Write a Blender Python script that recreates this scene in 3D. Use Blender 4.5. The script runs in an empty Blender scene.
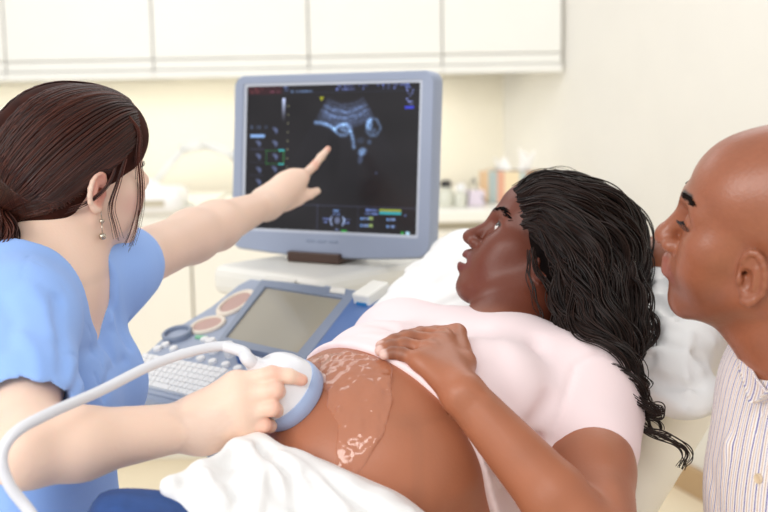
import bpy, math, random
import numpy as np
from mathutils import Vector, Matrix
S = bpy.context.scene
# ------------------------------------------------------------------ camera
FPX, CZ, PITCH, ROLL = 1200.0, 1.45, math.atan(176 / 1200.0), math.radians(1.0)
_f = np.array([0, math.cos(PITCH), -math.sin(PITCH)])
_r0 = np.array([1.0, 0, 0]); _u0 = np.cross(_r0, _f)
_r = _r0 * math.cos(ROLL) - _u0 * math.sin(ROLL)
_u = _u0 * math.cos(ROLL) + _r0 * math.sin(ROLL)
CAMP = np.array([0, 0, CZ])
cd = bpy.data.cameras.new('camera'); cam = bpy.data.objects.new('camera', cd)
S.collection.objects.link(cam); S.camera = cam
cd.sensor_width = 36; cd.lens = 36 * FPX / 768; cd.clip_start = .05
cam.matrix_world = Matrix(((_r[0], _u[0], -_f[0], 0), (_r[1], _u[1], -_f[1], 0), (_r[2], _u[2], -_f[2], CZ), (0, 0, 0, 1)))
cd.dof.use_dof = True; cd.dof.focus_distance = 1.5; cd.dof.aperture_fstop = 4.6

def P(px, py, d):
    """point seen at a place of the photo, at distance d along the view"""
    return CAMP + d * _f + _r * ((px - 384) / FPX * d) - _u * ((py - 256) / FPX * d)

def proj(p):
    q = np.asarray(p, float) - CAMP; d = q @ _f
    return 384 + FPX * (q @ _r) / d, 256 - FPX * (q @ _u) / d, d

# ------------------------------------------------------------------ light
S.view_settings.view_transform = 'Standard'; S.view_settings.look = 'None'
S.view_settings.gamma = 1; S.view_settings.use_curve_mapping = False
S.view_settings.exposure = 0.07
S.cycles.use_denoising = True
S.cycles.max_bounces = 8
w = bpy.data.worlds.new('world'); S.world = w; w.use_nodes = True
w.node_tree.nodes['Background'].inputs[0].default_value = (.98, .985, 1.0, 1)
w.node_tree.nodes['Background'].inputs[1].default_value = 0.68

def area(name, loc, target, size, power, col=(1, 1, 1)):
    l = bpy.data.lights.new(name, 'AREA'); l.shape = 'RECTANGLE'; l.size, l.size_y = size; l.energy = power; l.color = col
    o = bpy.data.objects.new(name, l); S.collection.objects.link(o); o.location = loc
    o.rotation_euler = (Vector(target) - Vector(loc)).to_track_quat('-Z', 'Y').to_euler()
    return o
area('daylight_fill', (-2.2, -0.9, 2.3), (0.2, 1.9, 1.1), (1.6, 1.6), 50, (1, .985, .96))
area('daylight_fill', (-0.4, -1.3, 3.0), (0.0, 1.5, 1.0), (1.5, .9), 24, (1, .99, .97))  # added frontal fill from behind the camera, also makes the gel highlight
area('ceiling_light', (0.9, 3.2, 2.75), (0.5, 3.6, 0), (1.6, 1.6), 15, (1, .99, .975))
area('ceiling_light', (-1.2, 3.2, 2.75), (-1.0, 3.6, 0), (1.6, 1.6), 15, (1, .99, .975))
# ------------------------------------------------------------------ scene graph helpers
def lin(c):
    c = np.asarray(c, float) / 255.0
    return np.where(c <= .04045, c / 12.92, ((c + .055) / 1.055) ** 2.4)

def link(o, parent=None):
    S.collection.objects.link(o)
    if parent is not None:
        o.parent = parent
        if parent.type == 'EMPTY':
            o.matrix_parent_inverse = Matrix.Translation(parent.location).inverted()
    return o

def tag(o, label=None, cat=None, group=None, kind=None):
    if label: o['label'] = label
    if cat: o['category'] = cat
    if group: o['group'] = group
    if kind: o['kind'] = kind
    return o

def empty(name, loc, label=None, cat=None, group=None):
    o = bpy.data.objects.new(name, None); o.location = Vector([float(v) for v in loc]); o.empty_display_size = .05
    S.collection.objects.link(o); return tag(o, label, cat, group)

def mesh(name, V, F, mat, parent=None, smooth=True, col=None, bevel=0, subsurf=0, sharp=None):
    me = bpy.data.meshes.new(name)
    V = np.asarray(V, np.float32)
    if isinstance(F, np.ndarray) and F.ndim == 2:
        n, k = F.shape
        me.vertices.add(len(V)); me.vertices.foreach_set('co', V.ravel())
        me.loops.add(n * k); me.loops.foreach_set('vertex_index', F.ravel().astype(np.int32))
        me.polygons.add(n); me.polygons.foreach_set('loop_start', np.arange(0, n * k, k, dtype=np.int32))
        me.polygons.foreach_set('loop_total', np.full(n, k, np.int32)); me.update(calc_edges=True)
    else:
        me.from_pydata([tuple(float(x) for x in v) for v in V], [], [tuple(int(i) for i in f) for f in F])
    me.polygons.foreach_set('use_smooth', np.full(len(me.polygons), smooth, bool))
    if col is not None:
        a = me.color_attributes.new('Col', 'FLOAT_COLOR', 'POINT')
        c4 = np.ones((len(V), 4), np.float32); c4[:, :3] = col; a.data.foreach_set('color', c4.ravel())
    me.validate(); me.materials.append(mat)
    o = bpy.data.objects.new(name, me); link(o, parent)
    if bevel:
        m = o.modifiers.new('bevel', 'BEVEL'); m.width = bevel; m.segments = 3; m.limit_method = 'ANGLE'; m.angle_limit = math.radians(35)
        m.harden_normals = False
    if subsurf:
        m = o.modifiers.new('sub', 'SUBSURF'); m.levels = m.render_levels = subsurf
    if sharp:
        with_angle(me, sharp)
    return o

def with_angle(me, deg=35):
    try: me.set_sharp_from_angle(angle=math.radians(deg))
    except Exception: pass

class MB:
    """collects simple solids into one mesh"""
    def __init__(s): s.V = []; s.F = []; s.n = 0
    def add(s, V, F):
        V = np.asarray(V, float); s.V.append(V); s.F += [tuple(i + s.n for i in f) for f in F]; s.n += len(V); return s
    def box(s, c, h, R=None):
        R = np.eye(3) if R is None else R
        V = np.array([[x, y, z] for x in (-1, 1) for y in (-1, 1) for z in (-1, 1)]) * np.asarray(h)
        return s.add(V @ np.asarray(R).T + np.asarray(c), [(0, 1, 3, 2), (4, 6, 7, 5), (0, 4, 5, 1), (2, 3, 7, 6), (0, 2, 6, 4), (1, 5, 7, 3)])
    def span(s, a, b):
        a = np.minimum(a, b) * 1.0, np.maximum(a, b) * 1.0
        return s.box((a[0] + a[1]) / 2, (a[1] - a[0]) / 2)
    def lathe(s, prof, c=(0, 0, 0), R=None, n=32):
        R = np.eye(3) if R is None else R
        V = []; F = []
        for r, z in prof:
            for k in range(n):
                t = 2 * math.pi * k / n; V.append((r * math.cos(t), r * math.sin(t), z))
        m = len(prof)
        for i in range(m - 1):
            for k in range(n):
                a, b = i * n + k, i * n + (k + 1) % n
                F.append((a, b, b + n, a + n))
        F.append(tuple(range(n - 1, -1, -1))); F.append(tuple((m - 1) * n + k for k in range(n)))
        return s.add(np.array(V) @ np.asarray(R).T + np.asarray(c), F)
    def prism(s, poly, z0, z1, c=(0, 0, 0), R=None):
        R = np.eye(3) if R is None else R
        n = len(poly); V = [(x, y, z0) for x, y in poly] + [(x, y, z1) for x, y in poly]
        F = [tuple(range(n - 1, -1, -1)), tuple(range(n, 2 * n))] + [(i, (i + 1) % n, (i + 1) % n + n, i + n) for i in range(n)]
        return s.add(np.array(V) @ np.asarray(R).T + np.asarray(c), F)
    def ring(s, outer, inner, z0, z1, c=(0, 0, 0), R=None):
        R = np.eye(3) if R is None else R
        n = len(outer)
        V = [(x, y, z) for z in (z0, z1) for pl in (outer, inner) for x, y in pl]
        F = []
        for i in range(n):
            j = (i + 1) % n
            F += [(i, i + n, j + n, j), (2 * n + i, 2 * n + j, 3 * n + j, 3 * n + i), (i, j, 2 * n + j, 2 * n + i), (n + i, 3 * n + i, 3 * n + j, n + j)]
        return s.add(np.array(V) @ np.asarray(R).T + np.asarray(c), F)
    def tube(s, pts, r, n=12):
        V, F = tubes([np.asarray(pts, float)], r, n); return s.add(V, [tuple(f) for f in F])
    def build(s, name, mat, parent=None, smooth=False, bevel=0, **k):
        return mesh(name, np.concatenate(s.V), s.F, mat, parent, smooth=smooth, bevel=bevel, **k)

def rrect(w, h, r, n=6, cx=0, cy=0):
    out = []
    for sx, sy, a0 in ((1, 1, 0), (-1, 1, 90), (-1, -1, 180), (1, -1, 270)):
        for k in range(n + 1):
            a = math.radians(a0 + 90 * k / n)
            out.append((cx + sx * (w / 2 - r) + r * math.cos(a), cy + sy * (h / 2 - r) + r * math.sin(a)))
    return out

def catmull(pts, n=8):
    p = np.asarray(pts, float); p = np.vstack([2 * p[0] - p[1], p, 2 * p[-1] - p[-2]]); out = []
    for i in range(1, len(p) - 2):
        for t in np.linspace(0, 1, n, endpoint=False):
            out.append(.5 * ((2 * p[i]) + (-p[i-1] + p[i+1]) * t + (2*p[i-1] - 5*p[i] + 4*p[i+1] - p[i+2]) * t*t + (-p[i-1] + 3*p[i] - 3*p[i+1] + p[i+2]) * t**3))
    out.append(p[-2]); return np.array(out)

def tubes(curves, rad, n=5, cap=True):
    """tubes along curves; rad: scalar, or a function of t in 0..1, or a list of arrays"""
    Vs, Fs, off = [], [], 0
    for ci, c in enumerate(curves):
        c = np.asarray(c, float); m = len(c)
        T = np.gradient(c, axis=0); T /= np.linalg.norm(T, axis=1)[:, None] + 1e-12
        a = np.array([.31, .52, .79]); N = np.empty_like(c)
        v = a - T[0] * (a @ T[0])
        for i in range(m):
            v = v - T[i] * (v @ T[i]); v /= np.linalg.norm(v) + 1e-12; N[i] = v
        B = np.cross(T, N)
        t = np.linspace(0, 1, m)
        r = rad[ci] if isinstance(rad, list) else (np.array([rad(x) for x in t]) if callable(rad) else np.full(m, rad))
        ang = np.arange(n) * 2 * math.pi / n
        ring = c[:, None] + r[:, None, None] * (np.cos(ang)[None, :, None] * N[:, None] + np.sin(ang)[None, :, None] * B[:, None])
        Vs.append(ring.reshape(-1, 3))
        i, k = np.meshgrid(np.arange(m - 1), np.arange(n), indexing='ij'); k2 = (k + 1) % n
        Fs.append(np.stack([i * n + k, i * n + k2, (i + 1) * n + k2, (i + 1) * n + k], -1).reshape(-1, 4) + off)
        if cap:
            Vs.append(c[[0, -1]]); e = off + m * n
            kk = np.arange(n); k2 = (kk + 1) % n
            Fs.append(np.stack([off + k2, off + kk, np.full(n, e), np.full(n, e)], -1))
            Fs.append(np.stack([off + (m-1)*n + kk, off + (m-1)*n + k2, np.full(n, e+1), np.full(n, e+1)], -1))
            off += 2
        off += m * n
    V = np.concatenate(Vs); F = np.concatenate(Fs)
    return V, [tuple(dict.fromkeys(f)) for f in F.tolist()]

def rotx(a): a = math.radians(a); c, s = math.cos(a), math.sin(a); return np.array([[1, 0, 0], [0, c, -s], [0, s, c]])
def roty(a): a = math.radians(a); c, s = math.cos(a), math.sin(a); return np.array([[c, 0, s], [0, 1, 0], [-s, 0, c]])
def rotz(a): a = math.radians(a); c, s = math.cos(a), math.sin(a); return np.array([[c, -s, 0], [s, c, 0], [0, 0, 1]])
def nrm(v): v = np.asarray(v, float); return v / np.linalg.norm(v)
def basis(x, y):
    """columns: x, y made square to x, and their cross product"""
    x = nrm(x); y = np.asarray(y, float); y = nrm(y - x * (x @ y)); return np.stack([x, y, np.cross(x, y)], 1)

# ------------------------------------------------------------------ implicit surfaces
def smin(a, b, k):
    if k <= 0: return np.minimum(a, b)
    h = np.maximum(k - np.abs(a - b), 0) / k
    return np.minimum(a, b) - h * h * k * .25

class Frame:
    def __init__(s, o, R, sc=1.0, v=(1, 1, 1)): s.o = np.asarray(o, float); s.R = np.asarray(R, float); s.sc = sc; s.v = np.asarray(v, float)
    def __call__(s, x, y=None, z=None):
        v = np.array([x, y, z], float) if y is not None else np.asarray(x, float)
        return s.o + s.R @ (v * s.sc * s.v)
    def inv(s, V): return ((np.asarray(V) - s.o) @ s.R) / s.sc / s.v

def hashn(ix, iy, iz):
    n = (ix * 374761393 + iy * 668265263 + iz * 1274126177) & 0x7fffffff
    n = ((n ^ (n >> 13)) * 1274126177) & 0x7fffffff
    return ((n ^ (n >> 16)) & 0xffff) / 65535.0
def noise3(x, y, z):
    xi, yi, zi = np.floor(x).astype(np.int64), np.floor(y).astype(np.int64), np.floor(z).astype(np.int64)
    fx, fy, fz = x - xi, y - yi, z - zi
    fx, fy, fz = [f * f * (3 - 2 * f) for f in (fx, fy, fz)]
    r = 0
    for a in (0, 1):
        for b in (0, 1):
            for c in (0, 1):
                r = r + hashn(xi + a, yi + b, zi + c) * (fx if a else 1 - fx) * (fy if b else 1 - fy) * (fz if c else 1 - fz)
    return r * 2 - 1

class Field:
    def __init__(s): s.ops = []
    def E(s, c, r, R=None, k=.01, op='u', fr=None):
        c = np.asarray(c, float); r = np.asarray(r, float) * np.ones(3); R = np.eye(3) if R is None else np.asarray(R)
        if fr is not None: c = fr(c); r = r * fr.sc * fr.v; R = fr.R @ R
        ext = np.sqrt(((R * r) ** 2).sum(1))
        def f(X, Y, Z):
            x, y, z = X - c[0], Y - c[1], Z - c[2]
            q = [(R[0, i] * x + R[1, i] * y + R[2, i] * z) / r[i] for i in range(3)]
            k0 = np.sqrt(q[0] ** 2 + q[1] ** 2 + q[2] ** 2)
            k1 = np.sqrt((q[0] / r[0]) ** 2 + (q[1] / r[1]) ** 2 + (q[2] / r[2]) ** 2) + 1e-9
            return k0 * (k0 - 1) / k1
        s.ops.append((op, f, c - ext, c + ext, k)); return s
    def C(s, a, b, r1, r2=None, k=.01, op='u', fr=None, flat=None, ratio=1.0):
        """round cone; flat=axis along which the section is squeezed by ratio"""
        r2 = r1 if r2 is None else r2
        a = np.asarray(a, float); b = np.asarray(b, float)
        if fr is not None:
            a, b, r1, r2 = fr(a), fr(b), r1 * fr.sc, r2 * fr.sc
            if flat is not None: flat = fr.R @ np.asarray(flat, float)
        ba = b - a; L2 = ba @ ba + 1e-12
        if flat is not None: flat = nrm(np.asarray(flat, float))
        R = max(r1, r2)
        def f(X, Y, Z):
            x, y, z = X - a[0], Y - a[1], Z - a[2]
            h = np.clip((x * ba[0] + y * ba[1] + z * ba[2]) / L2, 0, 1)
            x, y, z = x - h * ba[0], y - h * ba[1], z - h * ba[2]
            q = x * x + y * y + z * z
            if flat is not None:
                m = x * flat[0] + y * flat[1] + z * flat[2]; q = q + m * m * (1 / ratio ** 2 - 1)
            rr = r1 + (r2 - r1) * h
            d = np.sqrt(q) - rr
            return d if flat is None else d * (ratio + (1 - ratio) * .5)
        s.ops.append((op, f, np.minimum(a, b) - R, np.maximum(a, b) + R, k)); return s
    def chain(s, pts, rs, k=.01, **kw):
        for i in range(len(pts) - 1): s.C(pts[i], pts[i + 1], rs[i], rs[i + 1], k=k, **kw)
        return s
    def B(s, c, h, R=None, r=.01, k=.01, op='u', fr=None):
        c = np.asarray(c, float); h = np.asarray(h, float); R = np.eye(3) if R is None else np.asarray(R)
        if fr is not None: c = fr(c); h = h * fr.sc; R = fr.R @ R; r = r * fr.sc
        ext = (np.abs(R) * h).sum(1)
        def f(X, Y, Z):
            x, y, z = X - c[0], Y - c[1], Z - c[2]
            q = [np.abs(R[0, i] * x + R[1, i] * y + R[2, i] * z) - (h[i] - r) for i in range(3)]
            o = np.sqrt(sum(np.maximum(v, 0) ** 2 for v in q))
            return o + np.minimum(np.maximum(np.maximum(q[0], q[1]), q[2]), 0) - r
        s.ops.append((op, f, c - ext, c + ext, k)); return s
    def G(s, pts, w, amt):
        """fold or crease along a polyline: amt > 0 pushes in, < 0 raises"""
        pts = np.asarray(pts, float)
        def f(X, Y, Z):
            best = None
            for a, b in zip(pts[:-1], pts[1:]):
                ba = b - a; L2 = ba @ ba + 1e-12
                x, y, z = X - a[0], Y - a[1], Z - a[2]
                h = np.clip((x * ba[0] + y * ba[1] + z * ba[2]) / L2, 0, 1)
                q = (x - h * ba[0]) ** 2 + (y - h * ba[1]) ** 2 + (z - h * ba[2]) ** 2
                best = q if best is None else np.minimum(best, q)
            return amt * np.exp(-best / (w * w))
        s.ops.append(('g', f, pts.min(0) - 2.6 * w, pts.max(0) + 2.6 * w, 0)); return s
    def F(s, f, lo, hi, op='u', k=0):
        s.ops.append((op, f, np.asarray(lo, float), np.asarray(hi, float), k)); return s
    def half(s, p, n, k=0):
        """keeps the side the normal points away from"""
        p = np.asarray(p, float); n = nrm(n)
        s.ops.append(('i', lambda X, Y, Z: (X - p[0]) * n[0] + (Y - p[1]) * n[1] + (Z - p[2]) * n[2], None, None, k)); return s
    def at(s, V):
        V = np.asarray(V, float); X, Y, Z = V[:, 0], V[:, 1], V[:, 2]; D = np.full(len(V), .5)
        for op, f, a, b, k in s.ops:
            if op == 'o': D = D - f; continue
            d = f(X, Y, Z)
            if op == 'u': D = smin(D, d, k) if k > 0 else np.minimum(D, d)
            elif op == 's': D = -smin(-D, d, k)
            elif op == 'i': D = -smin(-D, -d, k)
            elif op == 'g': D = D + d
        return D
    def snap(s, V, off, it=3):
        V = np.array(V, float)
        for _ in range(it):
            d = s.at(V); e = .002
            g = np.stack([s.at(V + np.eye(3)[i] * e) - s.at(V - np.eye(3)[i] * e) for i in range(3)], 1) / (2 * e)
            V -= g * ((d - off) / np.maximum((g ** 2).sum(1), .2))[:, None]
        return V
    def ray(s, px, py, off, d0=1.0, d1=2.0, n=500):
        ds = np.linspace(d0, d1, n); pts = np.array([P(px, py, d) for d in ds]); v = s.at(pts)
        hit = np.argmax(v < off)
        if v[hit] >= off: hit = int(np.argmin(v))
        return pts[hit]
    def offset(s, a): s.ops.append(('o', a, None, None, 0)); return s
    def copy(s): f = Field(); f.ops = list(s.ops); return f
    def grid(s, lo, hi, h):
        n = np.ceil((np.asarray(hi) - lo) / h).astype(int) + 1
        ax = [(lo[i] + h * np.arange(n[i])).astype(np.float32) for i in range(3)]
        D = np.full(n, .5, np.float32)
        for op, f, a, b, k in s.ops:
            if op == 'o': D -= np.float32(f); continue
            if a is None: sl = [slice(0, n[i]) for i in range(3)]
            else:
                m = k + 3 * h + (.02 if op != 'g' else 0)
                sl = [slice(max(0, int((a[i] - m - lo[i]) / h)), min(n[i], int((b[i] + m - lo[i]) / h) + 2)) for i in range(3)]
                if any(q.stop <= q.start for q in sl): continue
            X, Y, Z = ax[0][sl[0]][:, None, None], ax[1][sl[1]][None, :, None], ax[2][sl[2]][None, None, :]
            d = f(X, Y, Z).astype(np.float32); sub = D[sl[0], sl[1], sl[2]]
            if op == 'u': r = smin(sub, d, k)
            elif op == 's': r = -smin(-sub, d, k)
            elif op == 'i': r = -smin(-sub, -d, k)
            elif op == 'g': r = sub + d
            D[sl[0], sl[1], sl[2]] = r
        return D
    def surf(s, lo, hi, h, excl=()):
        lo = np.asarray(lo, float)
        D = s.grid(lo, hi, h); ins = D < 0
        n = np.array(D.shape) - 1
        cnt = np.zeros(n, np.int8)
        for dx in (0, 1):
            for dy in (0, 1):
                for dz in (0, 1): cnt += ins[dx:n[0] + dx, dy:n[1] + dy, dz:n[2] + dz]
        act = (cnt > 0) & (cnt < 8); I = np.argwhere(act)
        if not len(I): return np.zeros((0, 3)), np.zeros((0, 4), int)
        idx = np.full(n, -1, np.int32); idx[act] = np.arange(len(I))
        acc = np.zeros((len(I), 3)); num = np.zeros(len(I))
        cor = [(a, b, c) for a in (0, 1) for b in (0, 1) for c in (0, 1)]
        val = {c: D[I[:, 0] + c[0], I[:, 1] + c[1], I[:, 2] + c[2]].astype(float) for c in cor}
        for ca in cor:
            for axi in range(3):
                if ca[axi]: continue
                cb = list(ca); cb[axi] = 1; cb = tuple(cb)
                va, vb = val[ca], val[cb]; m = (va < 0) != (vb < 0)
                t = va[m] / (va[m] - vb[m])
                p = np.tile(np.array(ca, float), (m.sum(), 1)); p[:, axi] = t
                acc[m] += p; num[m] += 1
        V = (I + acc / num[:, None]) * h + lo
        Fs = []
        for axi in range(3):
            u, v = (axi + 1) % 3, (axi + 2) % 3
            a = [slice(None)] * 3; b = [slice(None)] * 3; a[axi] = slice(0, -1); b[axi] = slice(1, None)
            A, Bv = ins[tuple(a)], ins[tuple(b)]
            E = np.argwhere(A != Bv)
            E = E[(E[:, u] > 0) & (E[:, v] > 0) & (E[:, u] < n[u]) & (E[:, v] < n[v])]
            if not len(E): continue
            def g(du, dv):
                q = E.copy(); q[:, u] -= du; q[:, v] -= dv; return idx[q[:, 0], q[:, 1], q[:, 2]]
            quad = np.stack([g(1, 1), g(0, 1), g(0, 0), g(1, 0)], 1)
            flip = ~A[E[:, 0], E[:, 1], E[:, 2]]
            quad[flip] = quad[flip][:, ::-1]
            Fs.append(quad)
        Fq = np.concatenate(Fs); Fq = Fq[(Fq >= 0).all(1)]
        if len(excl):
            c = V[Fq].mean(1); keep = np.ones(len(Fq), bool)
            for el, eh in excl: keep &= ~(((c > np.asarray(el) + 2 * h) & (c < np.asarray(eh) - 2 * h)).all(1))
            Fq = Fq[keep]; used = np.unique(Fq); rm = np.full(len(V), -1); rm[used] = np.arange(len(used)); V = V[used]; Fq = rm[Fq]
        return V, Fq
    def chunks(s, coarse, fine=()):
        """coarse: (lo, hi, h); fine: boxes at a finer step, all one surface"""
        fine = list(fine)
        V, F = s.surf(*coarse, excl=[(l, h) for l, h, _ in fine]); Vs, Fs, off = [V], [F], len(V)
        for i, (l, h_, st) in enumerate(fine):
            v, f = s.surf(l, h_, st, excl=[(q[0], q[1]) for q in fine[:i]]); Vs.append(v); Fs.append(f + off); off += len(v)
        return np.concatenate(Vs), np.concatenate(Fs)

def box_of(pts, m):
    pts = np.asarray(pts); return pts.min(0) - m, pts.max(0) + m

def seg_dist(V, pts):
    best = np.full(len(V), 9.0)
    pts = np.asarray(pts, float)
    for a, b in zip(pts[:-1], pts[1:]):
        ba = b - a; h = np.clip(((V - a) @ ba) / (ba @ ba + 1e-12), 0, 1)
        best = np.minimum(best, np.linalg.norm(V - a - h[:, None] * ba, axis=1))
    return best
def sstep(x, a, b):
    t = np.clip((x - a) / (b - a), 0, 1); return t * t * (3 - 2 * t)
def mixc(c, new, m): return c * (1 - m[:, None]) + np.asarray(new) * m[:, None]

# ------------------------------------------------------------------ materials
def mat(name, col=(200, 200, 200), rough=.5, metal=0, emit=None, spec=.5, bump=0, bscale=200, vcol=False, sss=0, coat=0, sheen=0,
        var=0, vscale=6, build=None, trans=0, alpha=1, sssr=(1, .35, .2), srad=.01):
    m = bpy.data.materials.new(name); m.use_nodes = True; N, L = m.node_tree.nodes, m.node_tree.links
    b = N['Principled BSDF']; c = tuple(lin(col)) + (1,)
    b.inputs['Base Color'].default_value = c; b.inputs['Roughness'].default_value = rough; b.inputs['Metallic'].default_value = metal
    b.inputs['Specular IOR Level'].default_value = spec
    src = None
    if vcol:
        a = N.new('ShaderNodeVertexColor'); a.layer_name = 'Col'; src = a.outputs[0]
    if var:
        tc = N.new('ShaderNodeTexCoord'); t = N.new('ShaderNodeTexNoise'); t.inputs['Scale'].default_value = vscale; t.inputs['Detail'].default_value = 4
        L.new(tc.outputs['Object'], t.inputs['Vector'])
        mp = N.new('ShaderNodeMapRange'); mp.inputs['To Min'].default_value = 1 - var; mp.inputs['To Max'].default_value = 1 + var
        mp.inputs['From Min'].default_value = .3; mp.inputs['From Max'].default_value = .7
        L.new(t.outputs['Fac'], mp.inputs['Value'])
        mx = N.new('ShaderNodeMix'); mx.data_type = 'RGBA'; mx.blend_type = 'MULTIPLY'; mx.inputs[0].default_value = 1; mx.clamp_result = False
        if src: L.new(src, mx.inputs[6])
        else: mx.inputs[6].default_value = c
        L.new(mp.outputs[0], mx.inputs[7]); src = mx.outputs[2]
    if src: L.new(src, b.inputs['Base Color'])
    if bump:
        tc = N.new('ShaderNodeTexCoord'); t = N.new('ShaderNodeTexNoise'); t.inputs['Scale'].default_value = bscale; t.inputs['Detail'].default_value = 5
        L.new(tc.outputs['Object'], t.inputs['Vector'])
        bm = N.new('ShaderNodeBump'); bm.inputs['Strength'].default_value = bump; bm.inputs['Distance'].default_value = .01
        L.new(t.outputs['Fac'], bm.inputs['Height']); L.new(bm.outputs[0], b.inputs['Normal'])
    if sss:
        b.inputs['Subsurface Weight'].default_value = sss; b.inputs['Subsurface Radius'].default_value = sssr; b.inputs['Subsurface Scale'].default_value = srad
    if coat: b.inputs['Coat Weight'].default_value = coat; b.inputs['Coat Roughness'].default_value = .05
    if sheen: b.inputs['Sheen Weight'].default_value = sheen
    if trans: b.inputs['Transmission Weight'].default_value = trans
    if alpha < 1: b.inputs['Alpha'].default_value = alpha
    if emit is not None:
        strength = emit
        if src: L.new(src, b.inputs['Emission Color'])
        else: b.inputs['Emission Color'].default_value = c
        b.inputs['Emission Strength'].default_value = strength
    if build: build(m, N, L, b)
    return m

def pose(yaw, pitch, roll): return rotz(yaw) @ rotx(pitch) @ roty(roll)
def onplane(px, py, o, n):
    """where the line of sight through a place of the photo meets a plane"""
    d = P(px, py, 1.0) - CAMP; return CAMP + d * (((np.asarray(o) - CAMP) @ n) / (d @ n))
# ------------------------------------------------------------------ people
def head(f, fr, male=False, mouth_open=0.0, lipfull=1.0, nose=1.0, eyes_closed=False, eye=1.0, ear=(0, 0)):
    """adds a head to a field; frame axes: person's right, forward, up; origin between the ears"""
    K = dict(fr=fr)
    if male: f.E((0, -.016, .040), (.077, .100, .080), k=.02, **K)
    else: f.E((0, -.012, .050), (.077, .099, .084), k=.02, **K)            # cranium
    f.E((0, -.035, .020), (.066, .070, .070), k=.02, **K)
    f.E((0, .036, .038) if male else (0, .040, .052), (.063, .055, .055), k=.02, **K)   # forehead
    if not male:
        for s in (-1, 1): f.E((s * .040, .036, -.045), (.022, .040, .034), k=.03, **K)
    f.E((0, .034, -.015), (.062, .058, .062), k=.02, **K)                  # mid face
    jw = .053 if male else .047
    f.E((0, .038, -.060), (.044, .046, .038), k=.02, **K)
    for s in (-1, 1):
        f.C((s * jw, -.002, -.045), (s * .020, .074, -.092), .014 if male else .010, .013, k=.035, **K)   # jaw line
        f.C((s * (jw+.003), -.005, -.015), (s * jw, -.002, -.045), .014, .014, k=.025, **K)
        f.E((s * .045, .056, -.012), (.020, .024, .018), k=.03, **K)       # cheekbone
        f.E((s * .036, .062, -.040), (.020, .026, .026), k=.02, **K)       # cheek
        f.C((s * .042, .072, .026), (s * .012, .088, .026), .010, .010, k=.018, **K)                     # brow ridge
    f.E((0, .076, -.092), (.020, .018, .017), k=.018, **K)                 # chin
    f.E((0, .072, -.052), (.032, .030, .028), k=.02, **K)                  # maxilla
    for s in (-1, 1):
        f.E((s * .032, .094, .011), (.016, .013, .012), k=.014, op='s', **K)   # eye sockets
    f.C((0, .089, .018), (0, .106 + .003 * nose, -.016), .007, .010, k=.012, **K)   # nose
    f.E((0, .109 + .003 * nose, -.023), (.0115 * nose, .012, .0105), k=.008, **K)
    for s in (-1, 1):
        f.E((s * .014 * nose, .101, -.027), (.0085 * nose, .012, .0085), k=.006, **K)
        f.E((s * .0075, .110, -.0345), (.004, .006, .004), k=.003, op='s', **K)
    o = mouth_open
    # lips
    for s in (-1, 1):
        f.C((0, .1015, -.0505 + o * .2), (s * .024, .086, -.056), .0062 * lipfull, .003, k=.006, **K)
        f.C((0, .0995, -.0615 - o), (s * .023, .085, -.058 - o * .3), .0072 * lipfull, .003, k=.006, **K)
    f.C((-.022, .094, -.0565 - o*.2), (.022, .094, -.0565 - o*.2), .0012, .0012, k=.003, op='s', **K)
    if o > 0: f.E((0, .100, -.0565 - o * .45), (.017, .014, .0022 + o * .42), k=.003, op='s', **K)
    for s in (-1, 1):                                                      # eyes: lids over the ball
        f.E((s * .032, .0745, .011), (.0142, .0142, .0142), k=.004, **K)
        if not eyes_closed:
            f.E((s * .032, .0895, .0102), (.0125 * eye, .009, .0062 * eye), k=.002, op='s', **K)
        # ears
        er = rotz(s * 17) @ rotx(-8)
        c = np.array([s * .0775, -.008 + ear[0], -.006 + ear[1]])
        f.E(c, (.0055, .0155, .028), R=er, k=.006, **K)
        pts = [c + er @ np.array([s*.003, .0155 * math.cos(t) - .002 + (.004 if math.sin(t) < -.6 else 0), .0275 * math.sin(t)]) for t in np.linspace(math.radians(35), math.radians(285), 12)]
        f.chain(pts, [.0036] * 9 + [.005, .006, .0055], k=.003, **K)
        f.E(c + er @ np.array([s * .0045, .004, -.004]), (.007, .009, .013), R=er, k=.002, op='s', **K)
        f.C(c + er @ np.array([s * .006, .006, -.002]), c + np.array([-s * .012, .009, .001]), .0042, .003, k=.002, op='s', **K)
        f.E(c + er @ np.array([s * .0085, -.003, .012]), (.004, .009, .010), R=er, k=.003, op='s', **K)
        f.C(c + er @ np.array([s * .003, -.004, -.012]), c + er @ np.array([s * .003, -.007, .010]), .0028, .0028, k=.003, **K)
        f.E(c + er @ np.array([s * .002, .013, -.005]), (.004, .004, .006), R=er, k=.004, **K)

def head_box(fr): return fr.o - .155 * fr.sc, fr.o + .155 * fr.sc

def lip_masks(fr, V, o=0.0, lipfull=1.0):
    d = np.full(len(V), 9.)
    for s in (-1, 1):
        d = np.minimum(d, seg_dist(V, [fr(0, .1035, -.0505 + o * .2), fr(s * .024, .089, -.056)]) / (.0062*lipfull))
        d = np.minimum(d, seg_dist(V, [fr(0, .1015, -.0620 - o), fr(s * .023, .088, -.058 - o * .3)]) / (.0072*lipfull))
    return 1 - sstep(d, .95, 1.2)

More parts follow.
